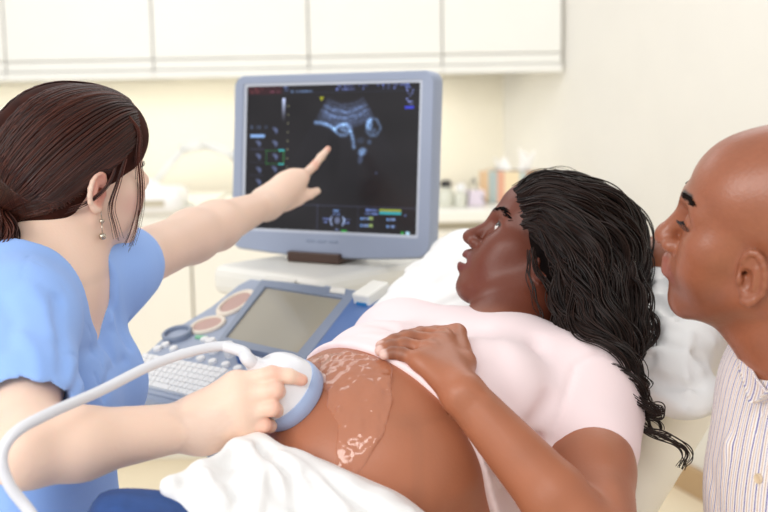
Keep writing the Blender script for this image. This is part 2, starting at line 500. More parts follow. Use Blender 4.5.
def hand(f, wrist, fingers, thumb, rf=.0078, k=.008, wr=.022, palm_n=None, rp=.0105, web=.010, kb=.016):
    """fingers: four joint lists [knuckle, mid, end joint, tip]; thumb: [base, joint, end joint, tip]"""
    wrist = np.asarray(wrist, float)
    for i, fg in enumerate(fingers):
        q = rf * (1, 1.03, .98, .88)[i]
        base = wrist + (np.asarray(fg[0]) - wrist) * .12 + (np.asarray(fingers[1 if i < 2 else 2][0]) - np.asarray(fg[0])) * -.25
        f.C(base, fg[0], rp * 1.25, rp, k=kb)
        f.C(fg[0], fg[1], q * 1.12, q * 1.02, k=k * .6)
        f.C(fg[1], fg[2], q * 1.04, q * .92, k=.003)
        f.C(fg[2], fg[3], q * .93, q * .74, k=.003)
    for i in range(3):
        a, b = np.asarray(fingers[i][0]), np.asarray(fingers[i + 1][0])
        f.C(a * .93 + wrist * .07, b * .93 + wrist * .07, rp * .9, rp * .9, k=web)
    f.C(wrist, thumb[0], wr * .6, rf * 1.7, k=kb)
    f.C(thumb[0], thumb[1], rf * 1.75, rf * 1.3, k=kb * .9)
    f.C(thumb[1], thumb[2], rf * 1.3, rf * 1.15, k=.006)
    f.C(thumb[2], thumb[3], rf * 1.18, rf * .9, k=.003)
    f.C(np.asarray(thumb[1]) * .5 + np.asarray(thumb[0]) * .5, np.asarray(fingers[0][0]) * .6 + wrist * .4, rf * 1.1, rf * 1.1, k=kb)

def brow(fr, parent, fld, pts, col, n=90, th=.00055):
    """one mesh of short brow hairs for each eye"""
    rn = np.random.RandomState(2); m_ = mat('brow_hair', col, .7, spec=.05)
    for s in (-1, 1):
        c = catmull([fr(s * a, b, z) for a, b, z in pts], 12); st = []
        for k in range(n):
            t = rn.rand(); i = min(len(c) - 2, int(t * (len(c) - 1))); p = c[i] + rn.normal(0, .0011, 3); d = nrm(c[0] - c[-1])
            up_ = fr.R[:, 2]; w = d * .006 + up_ * rn.uniform(-.0005, .0022)
            q = fld.snap([p - w * .3, p + w * .3, p + w], .0006, 2); st.append(q)
        V, F_ = tubes(st, lambda t: th * (1 - .6 * t), 4); mesh('eyebrow', V, F_, m_, parent)
# ------------------------------------------------------------------ materials of the place
M = {}
M['wall'] = mat('wall_paint', (236, 233, 226), .7, bump=.02, bscale=60, var=.01)
M['wall_back'] = mat('wall_paint_warm', (246, 240, 224), .7, bump=.02, bscale=60, var=.01)
M['cabinet'] = mat('cabinet_laminate', (240, 239, 233), .35, var=.01)
M['cabinet_low'] = mat('cabinet_laminate_cream', (243, 239, 228), .4, var=.01)
M['counter'] = mat('counter_laminate', (245, 243, 234), .3, var=.01)
M['floor'] = mat('floor_vinyl', (240, 226, 198), .45, var=.03, vscale=3)
M['base'] = mat('baseboard_tan', (190, 160, 122), .5, var=.03)
M['white_plastic'] = mat('white_plastic', (240, 240, 240), .3, var=.01)
M['white_metal'] = mat('white_metal', (238, 238, 234), .35, var=.01)
M['dark'] = mat('dark_rubber', (38, 36, 38), .6, var=.05)
M['gap'] = mat('dark_joint', (196, 188, 168), .8, var=.02)

def tagk(o, k='structure'): o['kind'] = k; return o
# room: the corner stands 5.5 m away, the right wall comes forward from it
CX, CY = .556, 5.5
RD = nrm([.35, -1, 0]); BD = np.array([-1.0, -.02, 0]); BD /= np.linalg.norm(BD)
def wallm(name, a, b, z0, z1, th, mt, side):
    a = np.array([*a, 0.]); b = np.array([*b, 0.]); d = nrm(b - a); n = np.array([-d[1], d[0], 0]) * side
    m = MB(); m.box((a + b) / 2 + n * th / 2 + np.array([0, 0, (z0 + z1) / 2]), (np.linalg.norm(b - a) / 2, th / 2, (z1 - z0) / 2), basis(d, n))
    return m.build(name, mt)
RE = np.array([CX, CY]) + RD[:2] * 6.6
tagk(wallm('wall_right', (CX, CY), RE, 0, 2.8, .1, M['wall'], 1))
tagk(wallm('wall_back', (-3.2, CY - .02 * 3.7), (CX + .03, CY), 0, 2.8, .1, M['wall_back'], 1))
m = MB(); m.box((0.1, 2.3, -.05), (4.2, 3.7, .05)); tagk(m.build('floor', M['floor']))
m = MB(); d3 = np.array([RD[0], RD[1], 0]); n3 = np.array([RD[1], -RD[0], 0])
m.box(np.array([CX, CY, .05]) + d3 * 3.3 + n3 * .012, (3.3, .011, .05), basis(d3, n3)); tagk(m.build('baseboard_right', M['base'], bevel=.003))

# ---- upper cabinets, hung on the back wall: four units and a light rail
UF = 4.93                       # front face of the doors
seams = [(-300, -150, .0), (-150, 2, 0), (2, 151, 0), (151, 308, 0), (308, 443, 0), (443, 564, 0)]
def xat(px, y): return (px - 384 + (3.5 if y == UF else -1)) / FPX * (y * _f[1] + (-.06 if y == UF else .10))
ub, ut = 1.475, 2.45
n_up = len(seams)
kinds = ['above the seated woman in blue, farther left', 'over the dark-haired head at the left', 'between the dark-haired head and the monitor', 'directly above the monitor, left one', 'above the right edge of the monitor', 'ending the row beside the right wall']
for i, (a, b, _) in enumerate(seams):
    if b < -20: continue
    x0, x1 = xat(a, UF), xat(b, UF)
    y1 = 5.5 - .02 * (CX - (x0 + x1) / 2) - .012
    if i == n_up - 1: y1 = UF + .33
    e = empty('wall_cabinet', ((x0 + x1) / 2, UF + .2, ub), 'cream white glossy wall cabinet ' + kinds[i], 'cabinet', 'wall cabinets in a row')
    m = MB(); m.span(np.array([x0 + .001, UF + .022, ub]), np.array([x1 - .001, y1, ut])); m.build('body', M['cabinet'], e, bevel=.002)
    m = MB(); m.span(np.array([x0 + .003, UF, ub + .075]), np.array([x1 - .003, UF + .02, ut])); m.build('door', M['cabinet'], e, bevel=.003)
    m = MB(); m.span(np.array([x0 + .003, UF + .004, ub + .032]), np.array([x1 - .003, UF + .02, ub + .070])); m.build('bottom_rail', M['cabinet'], e, bevel=.003)
    m = MB(); m.span(np.array([x0 + .001, UF - .006, ub - .004]), np.array([x1 - .001, UF + .02, ub + .028])); m.build('light_strip', M['cabinet'], e, bevel=.002)

# ---- base cabinets and worktop
CT = .965; CFY = 4.45
for a, b, lb in ((-330, -100, 'behind the seated woman in blue'), (-100, 40, 'behind the shoulder of the woman in blue'), (40, 192, 'left of the thin vertical seam'), (192, 330, 'under the pointing arm, right of the seam'), (330, 480, 'behind the monitor'), (480, 600, 'beside the right wall')):
    if b < -20: continue
    x0, x1 = xat(a, CFY), xat(b, CFY)
    if b == 600: x1 = .70
    e = empty('base_cabinet', ((x0 + x1) / 2, 4.75, 0), 'cream base cabinet under the worktop ' + lb, 'cabinet', 'base cabinets in a row')
    m = MB(); m.span(np.array([x0 + .001, CFY + .03, .1]), np.array([x1 - .001, 5.38 if b < 500 else 4.96, CT - .045])); m.build('body', M['gap'], e)
    m = MB(); m.span(np.array([x0 + .004, CFY + .008, .12]), np.array([x1 - .004, CFY + .029, CT - .075])); m.build('door', M['cabinet_low'], e, bevel=.003)
    m = MB(); m.span(np.array([x0 + .001, CFY + .08, .0]), np.array([x1 - .001, CFY + .12, .1])); m.build('plinth', M['cabinet_low'], e)
m = MB(); m.prism([(-2.9, CFY - .02), (.85, CFY - .02), (.575, 5.40), (-2.9, 5.36)], CT - .045, CT)
tag(m.build('worktop', M['counter'], bevel=.006), 'long pale worktop running along the back wall below the wall cabinets', 'worktop')

# added fill lights below the wall cabinets, to brighten the back wall
for x in (-1.6, -.9, -.2, .12):
    l = area('back_wall_fill', (x, 5.2, ub - .01), (x, 5.25, 0), (.6 if x < 0 else .3, .04), 1.0 if x < 0 else .8, (1, .96, .88))
# ------------------------------------------------------------------ small things on the worktop
def stripes(m, N, L, b):
    tc = N.new('ShaderNodeTexCoord'); sp = N.new('ShaderNodeSeparateXYZ'); L.new(tc.outputs['Object'], sp.inputs[0])
    ad = N.new('ShaderNodeMath'); ad.operation = 'ADD'; L.new(sp.outputs['X'], ad.inputs[0]); L.new(sp.outputs['Y'], ad.inputs[1])
    mu = N.new('ShaderNodeMath'); mu.operation = 'MULTIPLY'; mu.inputs[1].default_value = 7.5; L.new(ad.outputs[0], mu.inputs[0])
    fr = N.new('ShaderNodeMath'); fr.operation = 'FRACT'; L.new(mu.outputs[0], fr.inputs[0])
    r = N.new('ShaderNodeValToRGB'); L.new(fr.outputs[0], r.inputs[0]); r.color_ramp.interpolation = 'CONSTANT'
    cs = [(0, (226, 192, 150)), (.2, (176, 190, 186)), (.34, (224, 168, 140)), (.45, (238, 218, 180)), (.68, (186, 196, 190)), (.8, (214, 160, 120)), (.9, (205, 170, 130))]
    el = r.color_ramp.elements
    while len(el) < len(cs): el.new(.5)
    for e, (p, c) in zip(el, cs): e.position = p; e.color = tuple(lin(c)) + (1,)
    L.new(r.outputs[0], b.inputs['Base Color'])
M['tissue_box'] = mat('striped_card', (220, 190, 150), .6, build=stripes)
M['tissue'] = mat('tissue_paper', (250, 249, 246), .9)
tb = P(512, 190, 4.72); tb[2] = CT
e = empty('tissue_box', tb, 'striped tan and grey tissue box with white tissues, on the worktop by the corner', 'tissue box')
Rb = rotz(-24)
m = MB(); m.box(tb + [0, 0, .064], (.115, .062, .062), Rb); m.build('box', M['tissue_box'], e, bevel=.003)
m = MB(); m.box(tb + [0, 0, .1265], (.075, .022, .0012), Rb); m.build('opening', M['dark'], e)
f = Field(); rnd = random.Random(3)
for cx, h_, ln in ((-.03, .05, -.03), (.035, .085, .035)):
    for k in range(5):
        a = tb + Rb @ np.array([cx + rnd.uniform(-.02, .02), rnd.uniform(-.012, .012), .125])
        b_ = tb + Rb @ np.array([cx + ln * rnd.uniform(.3, 1.2) + rnd.uniform(-.02, .02), rnd.uniform(-.02, .02), .125 + h_ * rnd.uniform(.6, 1)])
        f.C(a, b_, .018, .006, k=.006, flat=Rb @ nrm([rnd.uniform(-.5, .5), 1, 0]), ratio=.25)
V, F_ = f.surf(tb + [-.14, -.14, .09], tb + [.14, .14, .28], .003); mesh('tissue', V, F_, M['tissue'], e)
M['glass_jar'] = mat('milky_glass', (214, 214, 200), .15, var=.02); M['mauve'] = mat('mauve_plastic', (226, 214, 226), .4, var=.02)
def jar(px, py, d, r, h, mt, name, label, cat, lid=None):
    c = P(px, py, d); c[2] = CT
    e = empty(name, c, label, cat)
    m = MB(); m.lathe([(r * .85, 0), (r, r * .15), (r, h * .72), (r * .9, h * .82), (r * .6, h * .88), (r * .6, h)], c, n=28); m.build('body', mt, e, smooth=True, sharp=40)
    m = MB(); m.lathe([(r * .66, h), (r * .66, h + .018), (r * .55, h + .024)], c, n=24); m.build('lid', lid or M['dark'], e, smooth=True, sharp=40)
    return e
jar(446, 197, 4.62, .032, .075, M['glass_jar'], 'bottle', 'small round bottle with a black cap, just right of the monitor', 'bottle')
jar(461, 197, 4.6, .026, .062, M['glass_jar'], 'bottle', 'short pale bottle with a white lid, between black-capped bottle and mauve pot', 'bottle', M['white_plastic'])
c = P(474, 194, 4.62); c[2] = CT
e = empty('pot', c, 'little pale mauve square pot with a thin dark wire loop, left of tissue box', 'pot')
m = MB(); m.box(c + [0, 0, .03], (.04, .03, .0295)); m.build('body', M['mauve'], e, bevel=.006)
m = MB(); m.tube(catmull([c + [-.03, -.04, .004], c + [-.02, -.03, .07], c + [.0, 0, .105], c + [.01, -.02, .06], c + [.05, -.04, .01]]), .0022); m.build('wire_loop', M['dark'], e, smooth=True)

# ---- white articulated arm lamp and a white machine on the worktop, left
def L3(px, py, d): return P(px, py, d)
b0 = P(146, 192, 4.9); b0[2] = CT
e = empty('arm_lamp', b0, 'white jointed arm lamp standing on the worktop between the woman and the monitor', 'lamp')
p0, p1, p2, p3 = P(146, 192, 4.9), P(184, 148, 4.9), P(202, 143, 4.9), P(258, 165, 4.8)
m = MB(); m.lathe([(.05, 0), (.055, .01), (.05, .02), (.015, .028)], np.array([p0[0], p0[1], CT])); m.build('base', M['white_metal'], e, smooth=True, sharp=40)
m = MB(); m.tube([np.array([p0[0], p0[1], CT + .02]), p0], .014); m.build('post', M['white_metal'], e, smooth=True)
m = MB(); m.tube([p0, p1], .017); m.build('lower_arm', M['white_metal'], e, smooth=True)
m = MB(); m.tube([p1 + (p1 - p2) * .2, p2 + (p2 - p1) * .15 - [0, 0, .01]], .022); m.build('joint', M['white_metal'], e, smooth=True)
m = MB(); m.tube([p2, p2 * .45 + p3 * .55], .018); m.tube([p2 * .45 + p3 * .55, p3], .024); m.build('upper_arm', M['white_metal'], e, smooth=True)
g = [P(168, 204, 4.5), P(180, 201, 4.5), P(190, 205, 4.5), P(203, 214, 4.5), P(214, 205, 4.5), P(228, 194, 4.5), P(245, 200, 4.5)]
for q in g: q[2] = max(q[2], CT + .01)
m = MB(); m.tube(catmull(g), .004, 8)
tag(m.build('cable', mat('grey_cable', (176, 176, 160), .5), smooth=True), 'thin grey cable looping above the worktop left of the monitor', 'cable')
c = P(150, 228, 4.55); c[2] = CT
e = empty('white_device', c, 'rounded white device housing on the worktop behind the face of the woman in blue', 'device')
f = Field(); f.B(c + [-.02, 0, .05], (.16, .12, .05), r=.04, k=.02); f.E(c + [-.06, 0, .085], (.1, .1, .06), k=.04)
V, F_ = f.surf(c + [-.25, -.2, -.01], c + [.2, .2, .2], .006); mesh('housing', V, F_, M['white_plastic'], e)
m = MB(); m.box(c + [.03, -.121, .05], (.05, .002, .012)); m.build('panel', M['gap'], e)
# ------------------------------------------------------------------ ultrasound machine
M['grey_blue'] = mat('grey_blue_plastic', (160, 171, 192), .4, var=.02)
M['grey_mid'] = mat('grey_plastic', (132, 144, 166), .38, var=.02)
M['blue_side'] = mat('blue_plastic', (74, 110, 168), .35, var=.03)
M['off_white'] = mat('offwhite_plastic', (240, 238, 230), .4, var=.01)
M['key'] = mat('key_white', (238, 238, 238), .45)
M['keybed'] = mat('keybed', (214, 218, 224), .5)
M['cup'] = mat('cup_cream', (238, 226, 210), .45); M['cup_in'] = mat('cup_lining', (196, 160, 150), .5)
M['glass_dark'] = mat('touch_glass', (168, 162, 146), .12, spec=.6)
M['green'] = mat('green_plastic', (120, 190, 150), .4); M['blue_lit'] = mat('port_blue', (40, 130, 190), .4)
TL, TR, BL, BR = P(262, 277, 2.25), P(385, 297, 2.05), P(133, 385, 1.95), P(262, 424, 1.72)
Wd = nrm((TR - TL) + (BR - BL)); Wd[2] = 0; Wd = nrm(Wd)
Dd = (TL - BL) + (TR - BR); Dd = nrm(Dd - Wd * (Dd @ Wd)); Nd = np.cross(Wd, Dd)
CO = (TL + TR + BL + BR) / 4
CR = np.stack([Wd, Dd, Nd], 1); cf = Frame(CO, CR)
def cl(px, py, z=0.0):
    q = onplane(px, py, CO + Nd * z, Nd); v = cf.inv(q); return v[:2]
mc = np.array([CO[0], CO[1], 0]) + nrm([Dd[0], Dd[1], 0]) * .10
mach = empty('ultrasound_machine', mc, 'grey blue ultrasound machine console with white keyboard, knobs and tilted touch screen', 'ultrasound machine')
out = [cl(*q) for q in ((254, 275), (300, 279), (358, 288), (386, 297), (372, 322), (330, 380), (290, 425), (262, 424), (200, 408), (140, 393), (131, 384), (137, 358), (166, 332), (209, 306), (238, 283))]
m = MB(); m.prism(out, -.045, -.004, CO, CR); m.build('console_body', M['grey_blue'], mach, bevel=.008)
ino = [(x * .965, y * .965) for x, y in out]
m = MB(); m.prism(ino, -.006, .0, CO, CR); m.build('control_panel', M['grey_blue'], mach, bevel=.002)
# touch screen with raised blue surround
ts = [cl(*q) for q in ((267, 291), (344, 303), (299, 358), (227, 342))]
tc_ = np.mean(ts, 0)
def grow(pl, c, k): return [tuple(np.asarray(c) + (np.asarray(p) - c) * k) for p in pl]
su = [cl(*q) for q in ((263, 284), (360, 296), (306, 366), (218, 348))]
m = MB(); m.ring(su, ts, -.002, .010, CO, CR); fr_o = m.build('screen_surround', M['grey_mid'], mach, bevel=.002)
m = MB(); m.prism(ts, -.001, .006, CO, CR); m.build('touch_screen', M['glass_dark'], mach)
rs = [cl(*q) for q in ((362, 293), (386, 299), (330, 380), (304, 370))]
m = MB(); m.prism(rs, -.02, .012, CO, CR); m.build('side_rail', M['blue_side'], mach, bevel=.003)
def quad(pxs, z0, z1, mt, name, bv=.001, par=mach):
    m = MB(); m.prism([cl(*q) for q in pxs], z0, z1, CO, CR); return m.build(name, mt, par, bevel=bv)
quad(((268, 281), (298, 285), (296, 288), (266, 285)), .009, .0125, M['off_white'], 'label_strip')
quad(((333, 293), (347, 295), (346, 300), (331, 298)), .009, .014, M['off_white'], 'power_button', .002)
# keyboard
kb = [cl(*q) for q in ((143, 355), (231, 372), (196, 400), (130, 383))]
m = MB(); m.prism(kb, -.001, .003, CO, CR); kbo = m.build('keyboard', M['keybed'], mach, bevel=.001)
a, b_, c, d = [np.array(q) for q in kb]
nr, nc = 6, 15
m = MB()
for i in range(nr):
    for j in range(nc):
        if i == 5 and 4 < j < 9 and j != 5: continue
        u0, u1, v0, v1 = (j + .05) / nc, (j + .95) / nc, (i + .06) / nr, (i + .94) / nr
        if i == 5 and j == 5: u1 = (8.9) / nc
        u0, u1 = .02 + u0 * .96, .02 + u1 * .96
        pl = []
        for u, v in ((u0, v0), (u1, v0), (u1, v1), (u0, v1)):
            pl.append(tuple((a * (1 - u) + b_ * u) * (1 - v) + (d * (1 - u) + c * u) * v))
        m.prism(pl[::-1], .003, .0058, CO, CR)
m.build('keys', M['key'], kbo, bevel=.0006)
# cup holders
def cup(cx, cy, rx, ry, ang, name='probe_holder'):
    c = cl(cx, cy); A = math.radians(ang)
    def el(k): return [(c[0] + rx * k * math.cos(t) * math.cos(A) - ry * k * math.sin(t) * math.sin(A), c[1] + rx * k * math.cos(t) * math.sin(A) + ry * k * math.sin(t) * math.cos(A)) for t in np.linspace(0, 2 * math.pi, 36, endpoint=False)]
    m = MB(); m.ring(el(1.0), el(.76), -.002, .006 if name == 'probe_holder' else .010, CO, CR); o = m.build(name, M['cup'] if name == 'probe_holder' else M['grey_mid'], mach, bevel=.003, smooth=True, sharp=40)
    m = MB(); m.prism(el(.77), -.001, .003, CO, CR); m.build('lining', M['cup_in'] if name == 'probe_holder' else M['grey_blue'], o)
    return c
def ellip(pa, pb, w):
    A, B = np.array(cl(*pa)), np.array(cl(*pb)); L = np.linalg.norm(B - A) / 2
    return math.degrees(math.atan2(*(B - A)[::-1])), L
for (ctr, pa, pb, w) in (((236, 304), (222, 318), (250, 292), .030), ((208, 326), (190, 329), (226, 323), .032)):
    an, L = ellip(pa, pb, w); cup(ctr[0], ctr[1], L, w, an)
cup(178, 336, .030, .026, 0, 'gel_holder')
# knobs and buttons
def knob(px, py, r, h, mt=M['white_plastic'], name='knob'):
    c = cl(px, py); m = MB(); m.lathe([(r, 0), (r, h * .8), (r * .85, h)], cf(np.array([c[0], c[1], 0])), CR, 24); return m.build(name, mt, mach, smooth=True, sharp=40)
for px, py in ((214, 352), (231, 356)): knob(px, py, .010, .024)
knob(243, 361, .009, .018, M['blue_side'])
for px, py in ((158, 350), (166, 346), (174, 350), (182, 354), (190, 357), (201, 360), (213, 363), (226, 366), (238, 370), (205, 341)):
    knob(px, py, .0075, .006, name='button')
for px, py in ((204, 398), (211, 394), (219, 389), (228, 384)): knob(px, py, .007, .005, name='button')
quad(((196, 336), (208, 337), (207, 340), (195, 339)), .0, .003, M['green'], 'button')
quad(((148, 391), (168, 396), (166, 402), (150, 398)), -.05, -.03, M['off_white'], 'front_catch', .002)
# connector block at the far corner
c = P(372, 296, 2.02)
m = MB(); m.box(c, (.019, .028, .016), CR); blk = m.build('port_block', M['off_white'], mach, bevel=.004)
q = c + CR @ np.array([.0, -.0285, .0])
m = MB(); m.box(c + CR @ np.array([.002, -.029, -.004]), (.011, .002, .006), CR); m.build('port', M['blue_lit'], blk)
# machine body: column, shelf for the monitor, base with wheels
up = np.array([0, 0, 1.0]); Bh = nrm([Dd[0], Dd[1], 0]); BR_ = np.stack([Wd, Bh, up], 1)
sc_ = P(328, 261, 2.36); SZ = sc_[2]
shelf_c = np.array([sc_[0], sc_[1], 0])
m = MB(); m.box(shelf_c + [0, 0, SZ - .03] , (.155, .17, .03), BR_); m.build('top_housing', M['off_white'], mach, bevel=.02)
m = MB(); m.box(shelf_c + [0, 0, (SZ - .06 + .16) / 2] - Bh * .0, (.135, .15, (SZ - .06 - .16) / 2), BR_); m.build('cabinet_body', M['off_white'], mach, bevel=.015)
m = MB(); m.box(np.array([CO[0], CO[1], CO[2] - .16]) + Bh * .08, (.07, .16, .11), BR_); m.build('console_neck', M['grey_mid'], mach, bevel=.02)
m = MB(); m.box(shelf_c - Bh * .12 + [0, 0, .12], (.2, .34, .05), BR_); m.build('base', M['grey_blue'], mach, bevel=.02)
for sx in (-1, 1):
    for sy in (-1, 1):
        c = shelf_c - Bh * .12 + Wd * .15 * sx + Bh * .28 * sy + [0, 0, .045]
        m = MB(); m.lathe([(.02, -.018), (.045, -.016), (.045, .016), (.02, .018)], c, basis(up, Bh) @ np.eye(3), 24); m.build('wheel', M['dark'], mach, smooth=True, sharp=40)
# ------------------------------------------------------------------ monitor
a, b_, c, d = P(225, 77, 2.43), P(430, 70, 2.21), P(241, 247, 2.43), P(436, 259, 2.21)
MC = (a + b_ + c + d) / 4; X = nrm((b_ - a) + (d - c)); Y = (a - c) + (b_ - d); Y = nrm(Y - X * (X @ Y)); MR = np.stack([X, Y, np.cross(X, Y)], 1)
MW = (np.linalg.norm(b_ - a) + np.linalg.norm(d - c)) / 2; MH = (np.linalg.norm(a - c) + np.linalg.norm(b_ - d)) / 2
M['bezel'] = mat('monitor_grey', (150, 160, 182), .35, var=.02); M['bezel_in'] = mat('monitor_grey_light', (196, 202, 214), .35)
mon = empty('ultrasound_monitor', (MC[0], MC[1], SZ), 'grey framed ultrasound monitor showing a scan, on a short dark foot', 'monitor')
def outl(w, h, bulge, r=.03):
    pl = rrect(w, h, r, 8); return [(x, y - bulge * (1 - (x / (w / 2)) ** 2) * (1 if y < 0 else 0)) for x, y in pl]
def dens(pl, n=6):
    q = []
    for i in range(len(pl)):
        p0, p1 = np.array(pl[i]), np.array(pl[(i + 1) % len(pl)]); k = max(1, int(np.linalg.norm(p1 - p0) / .02))
        q += [tuple(p0 + (p1 - p0) * j / k) for j in range(k)]
    return q
base_o = dens(rrect(MW, MH, .022, 8))
def bulge(pl): return [(x, y - (.010 * (1 - (x / (MW / 2)) ** 2) if y < -MH * .3 else 0)) for x, y in pl]
outer = bulge(base_o)
SW, SH = MW * .862, MH * .815; sy0 = MH * .028
scr = []
for x, y in base_o: scr.append((x / MW * SW * 1.0, y / MH * SH + sy0))
inner = []
for x, y in scr:                                   # squared-up opening
    ax, ay = x / (SW / 2), (y - sy0) / (SH / 2); k = max(abs(ax), abs(ay)); inner.append((x / k * 1.0, sy0 + (y - sy0) / k))
inner2 = [(x * 1.035, sy0 + (y - sy0) * 1.04) for x, y in inner]
outer2 = [(x * .985, y * .982) for x, y in outer]
m = MB()
n = len(outer)
def loop(pl, z): return [(x, y, z) for x, y in pl]
rings = [loop([(x * .9, y * .9) for x, y in outer], -.055), loop(outer, -.030), loop(outer, -.004), loop(outer2, .003), loop(inner2, .004), loop(inner2, .0)]
V = [v for r_ in rings for v in r_]; F_ = []
for i in range(len(rings) - 1):
    for k in range(n): F_.append((i * n + k, i * n + (k + 1) % n, (i + 1) * n + (k + 1) % n, (i + 1) * n + k))
F_.append(tuple(range(n - 1, -1, -1)))
m.add(np.array(V) @ MR.T + MC, F_); m.build('housing', M['bezel'], mon, smooth=True, sharp=35)
m = MB(); m.ring(inner2, inner, -.006, .0005, MC, MR); m.build('inner_frame', M['bezel_in'], mon, sharp=30)
m = MB(); m.lathe([(.13, -.02), (.13, 0), (.09, .03)], MC + MR @ np.array([0, 0, -.083]), MR, 36); m.build('back_cover', M['bezel'], mon, smooth=True, sharp=40)
foot_c = np.array([P(322, 262, 2.36)[0], P(322, 262, 2.36)[1], SZ])
M['brown_foot'] = mat('dark_bronze_plastic', (70, 48, 38), .35, var=.05)
Xh = nrm([X[0], X[1], 0]); FR = np.stack([Xh, np.cross(up, Xh), up], 1)
m = MB(); m.box(foot_c + FR @ np.array([0, .02, .011]), (.060, .055, .010), FR); m.build('foot', M['brown_foot'], mon, bevel=.003)
m = MB(); m.tube([foot_c + FR @ np.array([0, .05, .014]), foot_c + FR @ np.array([0, .08, .10]), MC + MR @ np.array([0, -.02, -.07])], .022); m.build('neck', M['brown_foot'], mon, smooth=True)
for k in (-1, 0, 1):
    m = MB(); m.box(MC + MR @ np.array([k * .026 - .008, -MH * .437, .003]), (.010, .0028, .0022), MR); m.build('button', M['grey_mid'], mon, bevel=.0015)
# picture on the screen, drawn as points of light on a fine grid
NX, NY = 420, 350
gu, gv = np.meshgrid((np.arange(NX) + .5) / NX, (np.arange(NY) + .5) / NY)      # v down
def zx(x): return (x - 25) / 520.0        # from the picture of the screen as studied
def zy(y): return (y - 40) / 435.0
I = np.zeros((NY, NX, 3)); I[:] = np.array([20, 17, 20.]) + 5 * noise3(gu * 7, gv * 7, gu * 0)[..., None]
def add(mask, col): I[:] = I + mask[..., None] * np.array(col, float)
def put(mask, col): I[:] = I * (1 - mask[..., None]) + mask[..., None] * np.array(col, float)
asp = SW / SH
def blob(cx, cy, rx, ry, ang=0, soft=.5):
    A = math.radians(ang); dx, dy = (gu - cx) * asp, gv - cy
    q = np.sqrt(((dx * math.cos(A) + dy * math.sin(A)) / rx) ** 2 + ((-dx * math.sin(A) + dy * math.cos(A)) / ry) ** 2)
    return 1 - sstep(q, 1 - soft, 1 + soft)
def arc_line(pts, w):
    V_ = np.stack([gu.ravel() * asp, gv.ravel(), gu.ravel() * 0], 1); p = np.array([(x * asp, y, 0) for x, y in pts])
    return np.exp(-(seg_dist(V_, p).reshape(gu.shape) / w) ** 2)
fx, fy = .590, -.12
dx, dy = (gu - fx) * asp, gv - fy
rad, th = np.hypot(dx, dy), np.degrees(np.arctan2(dx, dy))
fan = (1 - sstep(np.abs(th), 33, 35)) * sstep(rad, .235, .245) * (1 - sstep(rad, .86, .88))
spk = .75 + .5 * noise3(rad * 90, th * 1.2, rad * 0 + 3) * .6 + .25 * noise3(rad * 170, th * 3, rad * 0 + 5)
band = np.zeros_like(rad)
for r0, w_, a_ in ((.262, .008, .35), (.283, .007, .5), (.305, .009, .85), (.322, .006, .6), (.342, .010, .9), (.362, .010, .6), (.385, .012, .45), (.405, .012, .35)):
    band += a_ * np.exp(-((rad - r0 - .004 * noise3(th * .15, rad * 0, rad * 0 + r0 * 50)) / w_) ** 2)
add(fan * band * spk * (1 - sstep(np.abs(th), 26, 34) * .5), (95, 125, 175))
add(fan * np.exp(-rad * 3.2) * .35 * spk, (60, 75, 110))
def fline(pts, w, a): add(arc_line([(zx(x), zy(y)) for x, y in pts], w) * a * spk, (110, 150, 200))
fline([(243, 152), (262, 154), (285, 162), (300, 172)], .013, 1.0)
fline([(300, 172), (318, 160), (335, 158), (348, 172)], .013, .95)
fline([(305, 180), (318, 190), (335, 190), (345, 178)], .011, .8)
fline([(350, 180), (356, 200), (360, 225)], .014, .85)
fline([(322, 172), (334, 176)], .014, .8)
fline([(398, 150), (410, 142), (425, 145), (436, 165)], .010, .6)
fline([(395, 160), (396, 180), (408, 192), (425, 192), (436, 172)], .010, .5)
add(blob(zx(404), zy(160), .022, .035, 10) * spk, (110, 150, 200))
add(blob(zx(415), zy(180), .028, .025) * spk * .4, (100, 140, 190))
add(blob(zx(385), zy(238), .032, .024, -20) * spk * .9, (110, 150, 200))
add(blob(zx(380), zy(260), .018, .035, 10) * spk * .5, (90, 120, 170))
add(blob(zx(380), zy(205), .035, .02) * spk * .35, (70, 100, 140))
add(blob(zx(405), zy(210), .016, .016) * .5, (70, 100, 140)); add(blob(zx(427), zy(300), .008, .008) * .6, (70, 90, 130))
add(blob(zx(300), zy(240), .05, .16) * -.6, (12, 12, 12))
def rect(x0, y0, x1, y1): return ((gu > zx(x0)) & (gu < zx(x1)) & (gv > zy(y0)) & (gv < zy(y1))).astype(float)
def writing(x0, y0, x1, y1, col, seed=1, gap=.25):
    r_ = np.random.RandomState(seed); x = x0
    while x < x1:
        w_ = r_.uniform(3, 8)
        if r_.rand() > gap: add(rect(x, y0, min(x + w_, x1), y1) * r_.uniform(.4, 1), col)
        x += w_ + 1.6
put(rect(25, 40, 138, 66), (46, 18, 24)); add(rect(138, 62, 545, 64), (20, 26, 40))
writing(32, 47, 75, 51, (120, 60, 60), 1); writing(32, 56, 66, 60, (120, 60, 60), 2); writing(98, 56, 132, 60, (100, 60, 80), 3)
writing(142, 43, 160, 47, (70, 90, 140), 4); writing(142, 52, 160, 56, (70, 90, 140), 5); writing(165, 56, 232, 61, (80, 110, 150), 6)
writing(306, 43, 356, 47, (90, 110, 180), 7); writing(302, 53, 362, 57, (90, 110, 180), 8); writing(370, 43, 396, 47, (90, 110, 180), 9); writing(372, 52, 398, 56, (90, 110, 180), 10)
writing(418, 43, 514, 48, (90, 110, 180), 11); writing(440, 52, 482, 56, (90, 110, 180), 12); writing(496, 51, 520, 55, (90, 110, 180), 13)
for i, y in enumerate((60, 68, 76, 84, 92, 100)): writing(506 + (i % 3) * 5, y, 528, y + 4, (110, 125, 190), 20 + i)
put(rect(504, 107, 529, 114), (50, 60, 190))
